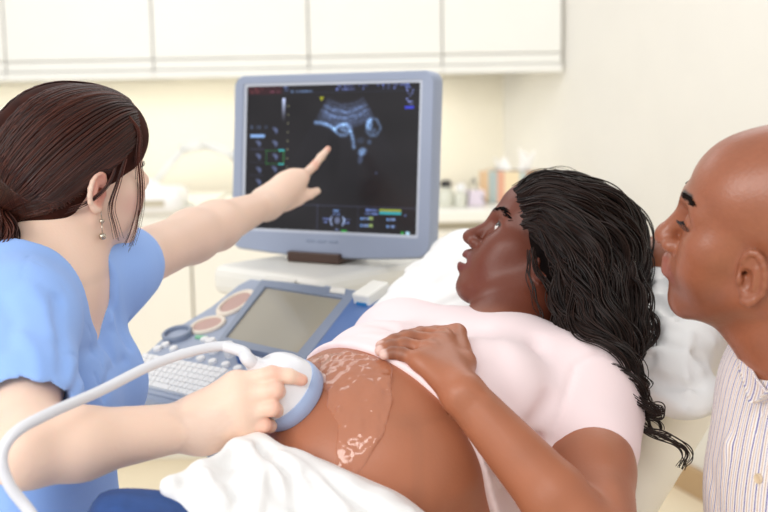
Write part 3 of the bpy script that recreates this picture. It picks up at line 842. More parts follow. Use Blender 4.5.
put(((np.abs(gu - zx(260)) * asp < .017 * (1 - (gv - zy(76)) / .03)) & (gv > zy(76)) & (gv < zy(90))).astype(float), (150, 150, 20))
ramp = np.clip(1 - (gv - zy(78)) / (zy(150) - zy(78)), 0, 1); add(rect(139, 78, 147, 150) * ramp, (190, 205, 240))
for k in range(8): add(rect(156, 100 + k * 33 * .8, 160, 103 + k * 33 * .8), (120, 120, 90))
add(rect(38, 188, 85, 196), (110, 150, 200)); writing(40, 160, 92, 170, (60, 80, 110), 31)
for (x, y) in ((118, 172), (65, 212), (118, 212), (66, 252), (120, 252), (68, 293), (118, 290), (68, 330)):
    add(blob(zx(x), zy(y), .024, .012, 25) * .8, (75, 90, 125)); add(blob(zx(x + 3), zy(y + 9), .010, .012) * .7, (60, 75, 110))
add(rect(90, 236, 147, 238) + rect(90, 276, 147, 278) + rect(90, 236, 91.5, 278) + rect(145, 236, 147, 278), (30, 100, 40)); add(rect(130, 233, 148, 237) + rect(130, 276, 148, 280), (30, 120, 140))
for y in (232, 272, 312): add(rect(38, y, 85, y + 1.5), (30, 34, 50))
add(rect(25, 398, 545, 400) + rect(254, 398, 256, 475) + rect(376, 398, 378, 475), (30, 34, 48))
writing(303, 410, 322, 416, (100, 140, 200), 41, 0); writing(303, 421, 324, 426, (90, 120, 180), 42, 0)
for x0 in (272, 336):
    for y in (436, 446): writing(x0, y, x0 + 20, y + 4, (90, 110, 170), int(x0 + y), .1)
for s_ in (-1, 1): add(arc_line([(zx(316 + s_ * 17), zy(432)), (zx(316 + s_ * 21), zy(443)), (zx(316 + s_ * 16), zy(456))], .006), (130, 150, 190))
add((blob(zx(316), zy(442), .022, .024, 0, .15)) * .7, (100, 115, 150)); writing(308, 466, 322, 472, (90, 110, 150), 43, 0); put(rect(330, 470, 345, 475), (40, 150, 50))
writing(400, 406, 436, 411, (100, 130, 200), 44, 0); writing(398, 416, 436, 421, (100, 130, 200), 45, 0)
put(rect(440, 404, 502, 410), (140, 150, 60)); put(rect(440, 412, 502, 419), (50, 150, 160)); writing(510, 418, 516, 423, (100, 130, 200), 46, 0)
for x0 in (384, 460):
    for y in (430, 450): put(blob(zx(x0 + 4), zy(y + 4), .009, .009), (110, 150, 210)); writing(x0 + 10, y, x0 + 25, y + 7, (110, 140, 190), int(x0 + y), 0)
put(rect(410, 428, 421, 437), (130, 150, 90)); put(rect(410, 449, 421, 458), (130, 150, 90)); put(rect(503, 468, 510, 476), (40, 150, 60)); put(rect(517, 466, 526, 479), (160, 200, 220))
I = np.clip(I, 0, 255)
xs = (np.arange(NX + 1) / NX - .5) * SW; ys = sy0 + (.5 - np.arange(NY + 1) / NY) * SH
Cc = np.zeros((NY + 1, NX + 1, 3)); Ic = lin(I)
Cc[:-1, :-1] = Ic; Cc[-1, :-1] = Ic[-1]; Cc[:-1, -1] = Ic[:, -1]; Cc[-1, -1] = Ic[-1, -1]
gx, gy = np.meshgrid(xs, ys); V = np.stack([gx.ravel(), gy.ravel(), np.full(gx.size, -.001)], 1) @ MR.T + MC
ii, jj = np.meshgrid(np.arange(NY), np.arange(NX), indexing='ij'); o_ = ii * (NX + 1) + jj
Fq = np.stack([o_, o_ + NX + 1, o_ + NX + 2, o_ + 1], -1).reshape(-1, 4)
def scr_mat(m, N, L, b):
    L.new(N['Color Attribute'].outputs[0], b.inputs['Emission Color']); b.inputs['Emission Strength'].default_value = 1.25
    for l in list(b.inputs['Base Color'].links): L.remove(l)
    b.inputs['Base Color'].default_value = (.006, .006, .007, 1)
M['screen'] = mat('lit_screen', (10, 10, 10), .22, vcol=True, spec=.35, build=scr_mat)
mesh('screen', V, Fq, M['screen'], mon, smooth=False, col=Cc.reshape(-1, 3))
# ------------------------------------------------------------------ couch, pillow
M['vinyl'] = mat('cream_vinyl', (250, 244, 230), .38, bump=.03, bscale=90, var=.015)
M['linen'] = mat('white_linen', (246, 245, 243), .8, bump=.04, bscale=350)
A_ = nrm([-.56, -.753, -.40])            # from head to feet, along the back of the patient
Sd = nrm([.80, -.60, 0])                 # to the patient's left (towards the camera)
Fd = np.cross(Sd, -A_); Fd = Fd if Fd[2] > 0 else -Fd
Mx = np.array([.135, 1.60, 1.05])        # between the shoulders
BK = basis(-A_, Sd); BK = np.stack([-A_, Sd, Fd], 1)
bc = Mx - Fd * .135 - A_ * .02 - Sd * .048
couch = empty('examination_couch', (bc[0] - .1, bc[1] - .2, 0), 'cream vinyl examination couch with raised rounded backrest under the lying woman', 'couch')
f = Field(); f.B(bc - Fd * .045, (.43, .265, .055), BK, r=.05, k=.01)
f.G([bc + BK @ np.array([-.4, .22, .012]), bc + BK @ np.array([.4, .22, .012])], .008, .004)
V, F_ = f.surf(*box_of([bc + BK @ np.array([a, b, 0]) for a in (-.45, .45) for b in (-.33, .33)], .13), .007)
mesh('backrest', V, F_, M['vinyl'], couch)
hp = bc - BK[:, 0] * .42 - Fd * .05          # hinge line
Hh = nrm([A_[0], A_[1], 0]); SR = np.stack([Hh, Sd, up], 1)
f = Field(); f.B(hp + Hh * .55 + [0, 0, -.04], (.60, .315, .055), SR, r=.05)
c_ = hp + Hh * .55
V, F_ = f.surf(*box_of([c_ + SR @ np.array([a, b, 0]) for a in (-.62, .62) for b in (-.33, .33)], .13), .012); mesh('seat', V, F_, M['vinyl'], couch)
q = hp + Hh * .35
m = MB(); m.box([q[0], q[1], (q[2] - .1 + .1) / 2], (.16, .12, (q[2] - .1 - .1) / 2 + .01), SR); m.build('pedestal', M['off_white'], couch, bevel=.02)
m = MB(); m.box([q[0], q[1], .055], (.42, .26, .05), SR); m.build('foot_plate', M['off_white'], couch, bevel=.02)

pc = Mx - A_ * .250 - Fd * .062 - Sd * .030
f = Field(); f.B(pc, (.17, .285, .060), BK, r=.055, k=.01)
for sx in (-1, 1):
    for sy in (-1, 1): f.E(pc + BK @ np.array([sx * .155, sy * .275, 0]), (.045, .05, .022), BK, k=.03)
f.E(pc + BK @ np.array([.06, 0, .085]), (.13, .14, .06), BK, k=.06, op='s')
rnd = random.Random(11)
for k in range(46):
    u, v = rnd.uniform(-.15, .15), rnd.uniform(-.27, .27); a = rnd.uniform(-.9, .9) + (0 if abs(v) < .2 else 1.2); L = rnd.uniform(.03, .09)
    z = rnd.choice((.055, .05, .045, .02)); dv = np.array([math.cos(a), math.sin(a), 0]) * L
    f.G([pc + BK @ (np.array([u, v, z]) - dv), pc + BK @ (np.array([u, v, z + .012])), pc + BK @ (np.array([u, v, z]) + dv)], rnd.uniform(.005, .011), rnd.choice((.010, -.008, .006, -.010)))
for pl, w_, a_ in (([(640, 300), (668, 325), (712, 343)], .007, -.010), ([(636, 318), (664, 345), (704, 360)], .007, .010), ([(648, 350), (676, 352), (700, 372)], .006, -.010), ([(644, 372), (668, 384), (696, 388)], .007, .012), ([(650, 300), (656, 330), (650, 362)], .007, .010), ([(690, 335), (684, 365), (690, 395)], .006, -.009),
                   ([(636, 232), (652, 262), (660, 290)], .008, -.008), ([(640, 395), (664, 398), (684, 410)], .007, -.010), ([(392, 290), (420, 268), (452, 262)], .010, -.008), ([(404, 296), (430, 280), (450, 282)], .009, .010), ([(425, 250), (445, 242), (462, 248)], .008, .008)):
    f.G([f.ray(*q_, 0, 1.3, 2.4) for q_ in pl], w_, a_)
V, F_ = f.surf(*box_of([pc + BK @ np.array([a, b, 0]) for a in (-.2, .2) for b in (-.33, .33)], .09), .0045)
pil = empty('pillow', pc - Fd * .06, 'large white crumpled pillow behind the head of the lying woman', 'pillow')
mesh('pillowcase', V, F_, M['linen'], pil)
# ------------------------------------------------------------------ the woman on the couch
M['skin_p'] = mat('brown_skin', (150, 92, 66), .43, vcol=True, spec=.45, bump=.05, bscale=260, sss=.06, srad=.008)
M['tee'] = mat('pink_cotton', (250, 229, 229), .85, bump=.05, bscale=500, sheen=.15)
M['jeans'] = mat('dark_denim', (42, 76, 136), .8, bump=.15, bscale=500, var=.12, vscale=60)
M['eye'] = mat('eyeball', (230, 225, 220), .12, vcol=True, spec=.6)
M['teeth'] = mat('teeth', (236, 230, 220), .25)
T = lambda a, s, f_: Mx + A_ * a + Sd * s + Fd * f_           # down the body, to her left, to her front
pat = empty('person', T(.35, 0, -.12), 'woman lying on the couch in a pink t-shirt, one hand on her bare round belly', 'person')
LS, RS = P(582, 404, 1.54), P(402, 352, 1.74)
PH = Frame(P(540, 258, 1.72), pose(82, 28, 12), .91)
BC = P(370, 452, 1.44)                                           # middle of the belly
BR3 = np.stack([A_, Sd, Fd], 1)
def torso(f, o=0.0):
    f.E(T(.10, 0, -.02), np.array([.17, .165, .105]) + o, BR3, k=.05)
    f.E(T(.00, 0, -.01), np.array([.08, .15, .075]) + o, BR3, k=.05)
    f.C(LS, T(.02, .06, 0), .058 + o, .07 + o, k=.05); f.C(RS, T(.02, -.06, 0), .058 + o, .07 + o, k=.05)
    f.E(T(.30, 0, -.02), np.array([.18, .15, .10]) + o, BR3, k=.05)
    f.E(T(.46, 0, -.03), np.array([.12, .17, .11]) + o, BR3, k=.05)
def belly(f, o=0.0, k=.03): f.E(BC, np.array([.152, .150, .128]) + o, BR3, k=k)
def breasts(f, o=0.0, k=.04):
    f.E(T(.135, .085, .070), np.array([.075, .078, .060]) + o, BR3, k=k)
    f.E(T(.130, -.072, .072), np.array([.072, .072, .060]) + o, BR3, k=k)
f = Field(); torso(f); breasts(f); belly(f)
# neck and head
f.C(T(-.02, .01, .02), PH(0, -.03, -.035), .062, .054, k=.03)
f.C(T(-.02, .01, .03), PH(0, -.004, -.062), .045, .040, k=.03)
head(f, PH, mouth_open=.006, lipfull=1.3, nose=1.12, eye=1.25)
# left arm (near), hand resting on the belly
rest = Field(); torso(rest, .012); breasts(rest, .012); belly(rest, .004)
def on(px, py, r): return rest.ray(px, py, r, 1.1, 1.75)
WL = on(463, 394, .024)
EL = P(600, 548, 1.31)
f.C(LS, EL * .5 + LS * .5, .052, .050, k=.04); f.C(EL * .5 + LS * .5, EL, .050, .043, k=.02)
mid = EL * .66 + WL * .34
f.C(EL, mid, .038, .038, k=.008); f.C(mid, WL, .038, .0245, k=.006)
fing = [[on(444, 337, .014), on(421, 334, .011), on(405, 337, .009), on(391, 342, .008)],
        [on(436, 342, .014), on(411, 338, .012), on(395, 341, .009), on(381, 346, .008)],
        [on(427, 350, .013), on(405, 345, .011), on(392, 347, .009), on(380, 351, .007)],
        [on(418, 360, .012), on(402, 354, .010), on(393, 353, .009), on(384, 355, .007)]]
thumb = [WL * .6 + fing[0][0] * .4 + (fing[0][0] - fing[3][0]) * .35, fing[0][0] + (fing[0][0] - fing[3][0]) * .5 - Sd * .0, fing[0][1] + (fing[0][0] - fing[3][0]) * .6, fing[0][2] + (fing[0][0] - fing[3][0]) * .6]
thumb = [WL * .6 + fing[0][0] * .4 + (fing[0][0] - fing[3][0]) * .3] + list(rest.snap(thumb[1:], .009))
hand(f, WL, fing, thumb, rf=.0088, rp=.0105, wr=.022, kb=.007)
kc = (fing[0][0] + fing[3][0]) / 2
for w_ in (.15, .5, .85): f.C(WL, (fing[0][0] * w_ + fing[3][0] * (1 - w_)) * .9 + WL * .1, .022, .0125, k=.008)
# right arm (far side) lying beside her
ER = P(385, 470, 1.66); f.C(RS, ER, .05, .042, k=.03); f.C(ER, ER + A_ * .22 + Sd * .03, .040, .028, k=.02)
# legs
HPc = T(.50, 0, -.05)
KR, KL = P(142, 566, 1.20), HPc + np.array([-.16, -.42, .10])
f.C(HPc - Sd * .09, KR, .088, .062, k=.05); f.C(HPc + Sd * .09, KL, .088, .062, k=.05)
for K_ in (KR, KL):
    an = K_ + np.array([-.16, -.22, -.22]); f.C(K_, an, .058, .038, k=.03); f.C(an, an + np.array([-.05, -.09, .05]), .038, .026, k=.03)
nv = rest.ray(319, 372, 0, 1.1, 1.7); f.E(nv, (.007, .007, .007), k=.012, op='s')     # navel
hl, hh = head_box(PH)
pts = [q for g in fing for q in g] + thumb + [WL]
gl, gh = box_of(pts, .03)
lo, hi = np.minimum(T(.5, 0, 0) - .75, gl), np.maximum(hh, LS + .1) ; lo = np.array([-.75, .55, .45]); hi = np.array([.45, 2.0, 1.42])
ql, qh = box_of([WL, mid, mid * .5 + EL * .5], .06); pbody = f
V, F_ = f.chunks((lo, hi, .006), [(hl, hh, .002), (gl, gh, .0018), (ql, qh, .003)])
face_c, body_c = lin((112, 58, 41)), lin((172, 108, 78))
c = np.tile(body_c, (len(V), 1))
L_ = PH.inv(V); hd = 1 - sstep(np.linalg.norm(L_ - [0, 0, .01], axis=1), .14, .24)
c = mixc(c, face_c, hd)
c *= (1 + .07 * noise3(V[:, 0] * 40, V[:, 1] * 40, V[:, 2] * 40))[:, None]
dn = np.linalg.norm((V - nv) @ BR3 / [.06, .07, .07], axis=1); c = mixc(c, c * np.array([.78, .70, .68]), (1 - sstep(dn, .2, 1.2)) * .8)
near = np.linalg.norm(L_, axis=1) < .2
lm = np.zeros(len(V)); lm[near] = lip_masks(PH, V[near], .006, 1.3); c = mixc(c, lin((112, 52, 48)), lm * .85)
for s in (-1, 1):
    q = seg_dist(V, [PH(s * .049, .072, .028), PH(s * .036, .086, .0385), PH(s * .012, .096, .032)]); c = mixc(c, lin((14, 8, 6)), (1 - sstep(q, .0032, .0055)) * .96)
    q = seg_dist(V, [PH(s * .047, .079, .012), PH(s * .033, .090, .0190), PH(s * .019, .088, .012)]); c = mixc(c, lin((20, 12, 10)), (1 - sstep(q, .0018, .0036)) * .95)
q = np.minimum.reduce([np.linalg.norm(V - g[3], axis=1) for g in fing]); c = mixc(c, lin((228, 190, 178)), (1 - sstep(q, .006, .008)) * (V[:, 2] > 0))
q = np.minimum.reduce([np.linalg.norm(V - g[k], axis=1) for g in fing for k in (1, 2)]); c = mixc(c, lin((96, 56, 44)), (1 - sstep(q, .006, .013)) * .6)
mesh('body', V, F_, M['skin_p'], pat, col=c)
brow(PH, pat, pbody, [(.050, .072, .028), (.037, .086, .0385), (.012, .096, .032)], (14, 9, 8))
def eyeball(fr, s, look, parent, iris=(50, 28, 18), R=.0124):
    cc = fr(s * .032, .0745, .011); g = nrm(fr.R @ nrm(look)); n = 24
    V = []; 
    B = basis(g, [0.1, .2, .9])
    for i in range(n + 1):
        for j in range(32):
            a = math.pi * i / n; V.append(cc + R * fr.sc * (B @ np.array([math.cos(a), math.sin(a) * math.cos(j * math.pi / 16), math.sin(a) * math.sin(j * math.pi / 16)])))
    V = np.array(V); F_ = [(i * 32 + j, i * 32 + (j + 1) % 32, (i + 1) * 32 + (j + 1) % 32, (i + 1) * 32 + j) for i in range(n) for j in range(32)]
    ang = np.degrees(np.arccos(np.clip(((V - cc) / (R * fr.sc)) @ g, -1, 1)))
    cl_ = np.tile(lin((236, 232, 226)), (len(V), 1)); cl_ = mixc(cl_, lin(iris), (ang < 28) * 1.0); cl_ = mixc(cl_, lin((8, 6, 5)), (ang < 12) * 1.0)
    return mesh('eye', V, F_, M['eye'], parent, col=cl_)
for s in (-1, 1): eyeball(PH, s, (-.55, 1, .42), pat)
f2 = Field(); f2.E((0, .0885, -.0535), (.019, .0085, .0042), k=.001, fr=PH); V, F_ = f2.surf(*box_of([PH(0, .088, -.054)], .03), .0013); mesh('teeth', V, F_, M['teeth'], pat)
# t-shirt
f = Field(); torso(f, .012); breasts(f, .012); belly(f, .007)
SLd = nrm(EL - LS)
f.C(LS + [0, 0, .004], LS + SLd * .085, .066, .064, k=.05)
f.C(RS, RS + nrm(ER - RS) * .09, .062, .060, k=.05)
f.G([f.ray(*q_, 0, 1.1, 1.8) for q_ in ((600, 352), (575, 365), (566, 395), (556, 425), (552, 442))], .004, .003)
f.G([f.ray(*q_, 0, 1.1, 1.8) for q_ in ((560, 446), (590, 446), (618, 455), (634, 468))], .003, .0015)
f.G([f.ray(*q_, 0, 1.1, 1.8) for q_ in ((548, 400), (530, 425), (520, 455))], .012, .007)
f.G([f.ray(*q_, 0, 1.1, 1.8) for q_ in ((480, 330), (500, 360), (505, 400))], .016, .004)
f.G([f.ray(*q_, 0, 1.1, 1.8) for q_ in ((372, 322), (400, 330), (440, 328))], .012, .005)
f.G([f.ray(*q_, 0, 1.1, 1.8) for q_ in ((362, 335), (385, 338), (420, 336))], .006, -.004)
f.half(T(.222, 0, 0), nrm(A_ - Sd * .15), k=.004)
f.E(PH(0, -.035, -.125), (.085, .085, .06), PH.R, k=.008, op='s')
f.C(LS + SLd * .112, LS + SLd * .2, .046, .056, k=.003, op='s')
rnd = random.Random(5)
folds = [([T(.02, .11, .09), T(.10, .15, .06), T(.17, .17, .02)], .012, .006), ([T(.22, -.05, .10), T(.20, .06, .12), T(.16, .14, .09)], .012, .004),
         ([T(.24, .02, .10), T(.23, .10, .09), T(.22, .16, .03)], .010, -.005), ([T(.06, .12, .08), T(.02, .17, .03)], .010, -.004), ([T(.20, .10, .11), T(.17, .16, .06), T(.10, .18, .0)], .010, .006),
         ([T(.25, -.12, .07), T(.21, -.09, .11), T(.17, .0, .10)], .010, .004)]
for p_, w_, a_ in folds: f.G(p_, w_, a_)
pf = f
lo, hi = np.array([-.32, 1.15, .72]), np.array([.42, 1.92, 1.27])
V, F_ = f.surf(lo, hi, .0042); mesh('t_shirt', V, F_, M['tee'], pat)
# jeans
f = Field(); o = .010
f.E(T(.50, 0, -.04), (.10, .175, .112), BR3, k=.05)
f.C(HPc - Sd * .09, KR, .098, .074, k=.05); f.C(HPc + Sd * .09, KL, .098, .074, k=.05)
for K_ in (KR, KL): f.C(K_, K_ + np.array([-.15, -.205, -.205]), .070, .055, k=.03)
f.F(lambda X, Y, Z: .004 * np.sin(X * 60 + Y * 30 + Z * 90), np.array([-.7, .6, .4]), np.array([.3, 1.7, 1.2]), op='g')
V, F_ = f.surf(np.array([-.75, .6, .45]), np.array([.35, 1.6, 1.2]), .007); mesh('jeans', V, F_, M['jeans'], pat)
# ------------------------------------------------------------------ the woman in blue scanning
M['skin_s'] = mat('fair_skin', (238, 196, 170), .42, vcol=True, spec=.35, bump=.04, bscale=260, sss=.10, srad=.01)
M['scrub'] = mat('blue_scrub_cloth', (150, 188, 250), .85, bump=.05, bscale=500, sheen=.1)
M['hair_s'] = mat('dark_brown_hair', (44, 22, 18), .38, vcol=True, spec=.4); M['hair_cap'] = mat('dark_brown_hair_under', (40, 20, 16), .75, vcol=True, spec=.1)
SH_ = Frame(P(77, 173, 1.61), pose(-48.8, 1, 12), .885)
sR, sL = P(20, 320, 1.41), P(104, 274, 1.70)
sM = (sR + sL) / 2
rt = nrm([(sR - sL)[0], (sR - sL)[1], 0]); fw = np.cross([0, 0, 1.0], rt); SR3 = np.stack([rt, fw, [0, 0, 1.0]], 1)
ST = Frame(sM - fw * .024, SR3)
son = empty('person', ST(0, 0, -.75), 'dark-haired woman in blue scrubs with a ponytail, pointing at the monitor', 'person')
def storso(f, o=0.):
    f.E(ST(0, -.015, -.09), np.array([.145, .078, .15]) + o, SR3, k=.05)
    f.E(ST(0, -.02, -.0), np.array([.12, .055, .060]) + o, SR3, k=.05)
    f.E(ST(0, -.01, -.27), np.array([.12, .066, .14]) + o, SR3, k=.05)
    f.E(ST(0, -.02, -.42), np.array([.15, .10, .13]) + o, SR3, k=.05)
    for s in (-1, 1): f.E(ST(s * .066, .046, -.135), np.array([.066, .045, .060]) + o, SR3, k=.04)
    f.C(sR, ST(.06, -.01, .0), .052 + o, .06 + o, k=.05); f.C(sL, ST(-.06, -.01, .0), .052 + o, .06 + o, k=.05)
f = Field(); storso(f)
f.C(ST(0, -.02, .02), SH_(0, -.025, -.045), .056, .052, k=.035)
f.C(ST(0, .01, .01), SH_(0, .01, -.07), .045, .042, k=.035)
head(f, SH_)
# right arm with the probe hand
sE, sW = P(25, 452, 1.22), P(200, 424, 1.35)
f.C(sR, sE * .5 + sR * .5, .047, .042, k=.04); f.C(sE * .5 + sR * .5, sE, .042, .035, k=.02)
sW = P(202, 424, 1.325); q = sE * .72 + sW * .28
f.C(sE, q, .034, .036, k=.02); f.C(q, sW, .036, .0245, k=.02)
hd = 1.322
rf_ = [[P(238, 383, hd), P(272, 374, hd - .002), P(289, 376, hd + .002), P(302, 380, hd + .008)],
       [P(239, 397, hd - .006), P(275, 390, hd - .010), P(281, 393, hd + .016), P(276, 397, hd + .034)],
       [P(241, 412, hd - .006), P(272, 408, hd - .010), P(278, 410, hd + .014), P(273, 413, hd + .032)],
       [P(243, 427, hd - .002), P(264, 425, hd - .004), P(270, 426, hd + .014), P(266, 428, hd + .030)]]
th = [P(222, 405, hd + .025), P(244, 392, hd + .05), P(262, 392, hd + .065), P(276, 396, hd + .07)]
hand(f, sW, rf_, th, rf=.0090, rp=.0115, wr=.026)
f.C(sW, P(235, 405, hd), .026, .020, k=.02); f.C(sW, P(235, 415, hd), .026, .019, k=.02); f.C(sW, P(236, 392, hd + .004), .025, .016, k=.02)
# left arm pointing at the screen
lE, lW = P(192, 236, 1.92), P(266, 204, 2.13)
f.C(sL, lE, .046, .039, k=.04); f.C(lE, lE * .7 + lW * .3, .038, .039, k=.03); f.C(lE * .7 + lW * .3, lW, .039, .024, k=.02)
d0 = 2.18
lf = [[P(303, 176, d0), P(314, 166, d0 + .03), P(321, 157, d0 + .045), P(328, 149, d0 + .06)],
      [P(294, 176, d0 - .01), P(303, 180, d0 + .03), P(300, 188, d0 + .035), P(292, 188, d0 + .02)],
      [P(286, 179, d0 - .015), P(296, 186, d0 + .025), P(292, 193, d0 + .028), P(285, 192, d0 + .015)],
      [P(279, 184, d0 - .01), P(287, 191, d0 + .02), P(284, 197, d0 + .022), P(278, 195, d0 + .012)]]
lt = [P(282, 203, d0 - .005), P(299, 199, d0), P(310, 194, d0 + .01), P(317, 191, d0 + .02)]
hand(f, lW, lf, lt, rf=.0078, rp=.0115, wr=.024)
f.C(lW, P(288, 190, d0 - .005), .024, .019, k=.02); f.C(lW, P(295, 184, d0 - .003), .022, .016, k=.02)
# seat and legs
sh = ST(0, -.02, -.50)
for s in (-1, 1):
    kn = sh + rt * s * .12 + fw * .40 + np.array([0, 0, -.02]); f.C(sh + rt * s * .08, kn, .08, .058, k=.05)
    an = kn + np.array([-.02, 0, -.38]); f.C(kn, an, .055, .036, k=.03); f.C(an, an + fw * .13 + [0, 0, -.03], .035, .026, k=.03)
hl, hh = head_box(SH_)
g1 = box_of([p for g in rf_ for p in g] + th + [sW], .03); g2 = box_of([p for g in lf for p in g] + lt + [lW], .03)
V, F_ = f.chunks((np.array([-.65, 1.0, .15]), np.array([.02, 2.30, 1.52]), .006), [(hl, hh, .0022), (*g1, .0018), (*g2, .002)])
c = np.tile(lin((246, 212, 190)), (len(V), 1)); c *= (1 + .035 * noise3(V[:, 0] * 30, V[:, 1] * 30, V[:, 2] * 30))[:, None]
q = np.minimum.reduce([np.linalg.norm(V - g[k], axis=1) for g in rf_ + lf for k in (0, 1)] + [np.linalg.norm(V - g[3], axis=1) for g in rf_ + lf]); c = mixc(c, lin((236, 168, 146)), (1 - sstep(q, .006, .016)) * .6)
L_ = SH_.inv(V); e_ = np.linalg.norm((L_ - [.078, -.008, -.004]) / [.012, .02, .034], axis=1); c = mixc(c, lin((232, 150, 130)), (1 - sstep(e_, .8, 1.2)) * .7)
e_ = np.linalg.norm((L_ - [.045, .06, -.03]) / [.03, .04, .03], axis=1); c = mixc(c, lin((238, 170, 152)), (1 - sstep(e_, .5, 1.3)) * .5)
for s in (-1, 1):
    q = seg_dist(V, [SH_(s * .046, .076, .029), SH_(s * .033, .088, .034), SH_(s * .014, .094, .031)]); c = mixc(c, lin((50, 30, 24)), (1 - sstep(q, .002, .004)) * .9)
mesh('body', V, F_, M['skin_s'], son, col=c)
for s in (-1, 1): eyeball(SH_, s, (s * .03, 1, 0), son, (70, 45, 30))
# eyelashes
for s in (-1, 1):
    lash = []
    for k in range(14):
        t = k / 13; a = np.array([s * (.020 + .026 * t), .0885 - .012 * t * t, .0145 - .003 * abs(t - .5)])
        lash.append([SH_(a), SH_(a + [s * .003 * t, .006, .002]), SH_(a + [s * .006 * t, .009, .006])])
    V, F_ = tubes(lash, lambda t: .0005 * (1 - .7 * t), 4); mesh('eyelashes', V, F_, M['dark'], son)
# scrub top
f = Field(); storso(f, .012)
f.E(ST(0, -.02, -.46), (.175, .135, .13), SR3, k=.05)
rs = nrm(sE - sR)
f.C(sR + [0, 0, .002], sR + rs * .135, .058, .065, k=.04)
ls = nrm(lE - sL)
f.C(sL + [0, 0, .002], sL + ls * .055, .056, .056, k=.04)
f.C(sR + rs * .150, sR + rs * .26, .046, .056, k=.004, op='s'); f.C(sL + ls * .078, sL + ls * .2, .046, .056, k=.004, op='s')
nb = ST(0, -.025, .075)
f.C(ST(0, -.04, .10), ST(0, -.005, .045), .062, .066, k=.008, op='s')
f.C(ST(0, .0, .045), ST(0, .070, .01), .074, .054, k=.01, op='s'); f.C(ST(0, .070, .01), ST(.0, .085, -.085), .054, .005, k=.008, op='s')
f.G([ST(.085, .04, -.0), ST(.095, .065, -.08), ST(.085, .10, -.15)], .006, .002)
f.G([ST(.10, .07, -.11), ST(.06, .10, -.15), ST(.045, .10, -.22), ST(.045, .09, -.36)], .003, .0025)
f.G([ST(.145, .0, -.04), ST(.145, .03, -.10), ST(.12, .06, -.16)], .012, .008)
f.G([ST(.11, .08, -.12), ST(.125, .06, -.2), ST(.11, .07, -.33)], .012, .006)
f.G([ST(-.002, .10, -.12), ST(-.002, .085, -.25), ST(-.002, .095, -.40)], .0025, .0018)
f.G([ST(-.12, .05, -.05), ST(-.10, .09, -.11)], .012, .006); f.G([ST(.15, .05, .0), ST(.16, .055, -.06), ST(.15, .06, -.11)], .012, -.004)
f.G([ST(.05, .11, -.21), ST(.10, .09, -.25)], .008, .004); f.G([ST(.09, .09, -.29), ST(.02, .12, -.31)], .01, -.003)
def crease(pl, w_, a_): f.G([f.ray(*q_, 0, 1.0, 1.9) for q_ in pl], w_, a_)
crease(((62, 350), (78, 358), (95, 375), (103, 400)), .003, .0026); crease(((98, 332), (101, 360), (102, 400)), .0022, .0018)
crease(((36, 262), (66, 290), (90, 330), (98, 350)), .0022, .0014); crease(((22, 278), (26, 262), (30, 254)), .002, .0014)
crease(((8, 386), (30, 382), (50, 386), (62, 398)), .0022, .0014); crease(((2, 300), (12, 320), (8, 345)), .010, .005); crease(((58, 300), (60, 335), (64, 370)), .009, .007)
crease(((30, 290), (45, 310), (52, 335)), .012, -.004); crease(((92, 350), (80, 375), (72, 395)), .008, .005); crease(((112, 330), (100, 345), (95, 352)), .008, .004); crease(((108, 300), (118, 320), (128, 345)), .009, .004)
crease(((20, 335), (35, 355), (38, 378)), .008, -.0035); crease(((125, 360), (110, 372), (104, 392)), .007, .004)
V, F_ = f.surf(np.array([-.66, 1.1, .62]), np.array([-.12, 2.0, 1.30]), .0032); top = mesh('scrub_top', V, F_, M['scrub'], son)
# trousers
f = Field(); f.E(ST(0, -.02, -.50), (.17, .125, .10), SR3, k=.05)
for s in (-1, 1):
    kn = sh + rt * s * .12 + fw * .40 + np.array([0, 0, -.02]); f.C(sh + rt * s * .08, kn, .092, .070, k=.04); f.C(kn, kn + np.array([-.02, 0, -.34]), .068, .058, k=.03)
V, F_ = f.surf(np.array([-.7, 1.05, .22]), np.array([.15, 2.0, .85]), .008); mesh('trousers', V, F_, M['scrub'], son)
# hair: a cap on the skull, combed strands, a ponytail held by a black band
cc_, cr_ = np.array([0, -.020, .040]), np.array([.084, .115, .099])
pony = np.array([-.004, -.118, -.050])
f = Field(); f.E(cc_, cr_ - .001, k=.02, fr=SH_); f.E((0, .030, .056), (.074, .080, .068), k=.02, fr=SH_); f.C((0, -.085, -.010), pony, .062, .020, k=.05, fr=SH_); f.E((0, -.062, -.045), (.066, .052, .048), k=.03, fr=SH_)
f.E((.0, .135, -.030), (.082, .075, .100), k=.01, op='s', fr=SH_)
for s in (-1, 1):
    f.C((s * .10, .012, -.035), (s * .055, .012, -.075), .040, .05, k=.01, op='s', fr=SH_)
f.C((0, -.02, -.145), (0, .0, -.075), .055, .05, k=.01, op='s', fr=SH_)
for s in (-1, 1): f.E((s * .088, -.004, -.004), (.026, .019, .030), k=.006, op='s', fr=SH_)
capf = f
V, F_ = f.surf(SH_.o - .17, SH_.o + .17, .0025)
base_h = lin((46, 22, 17))
def streak(V, fr, base, hi, amt):
    L_ = fr.inv(V); a = np.arctan2(L_[:, 2] - .03, L_[:, 1] + .15); return mixc(np.tile(base, (len(V), 1)), hi, np.clip(.5 + .5 * noise3(a * 30, L_[:, 0] * 60, a * 0), 0, 1) * amt)
hair_root = mesh('hair', V, F_, M['hair_cap'], son, col=streak(V, SH_, base_h, lin((92, 44, 30)), .3))
rnd = np.random.RandomState(7); st = []; cols = []
def ell_r(d): return 1 / np.sqrt(((d / cr_) ** 2).sum())
hairl = [(0, .95, .80), (.30, .92, .72), (.58, .84, .50), (.78, .66, .20), (.86, .36, -.06), (.80, .10, -.30), (.70, -.25, -.55), (.50, -.5, -.75), (.2, -.6, -.8), (0, -.62, -.82)]
hl_c = catmull(hairl, 12)
pd = pony - cc_
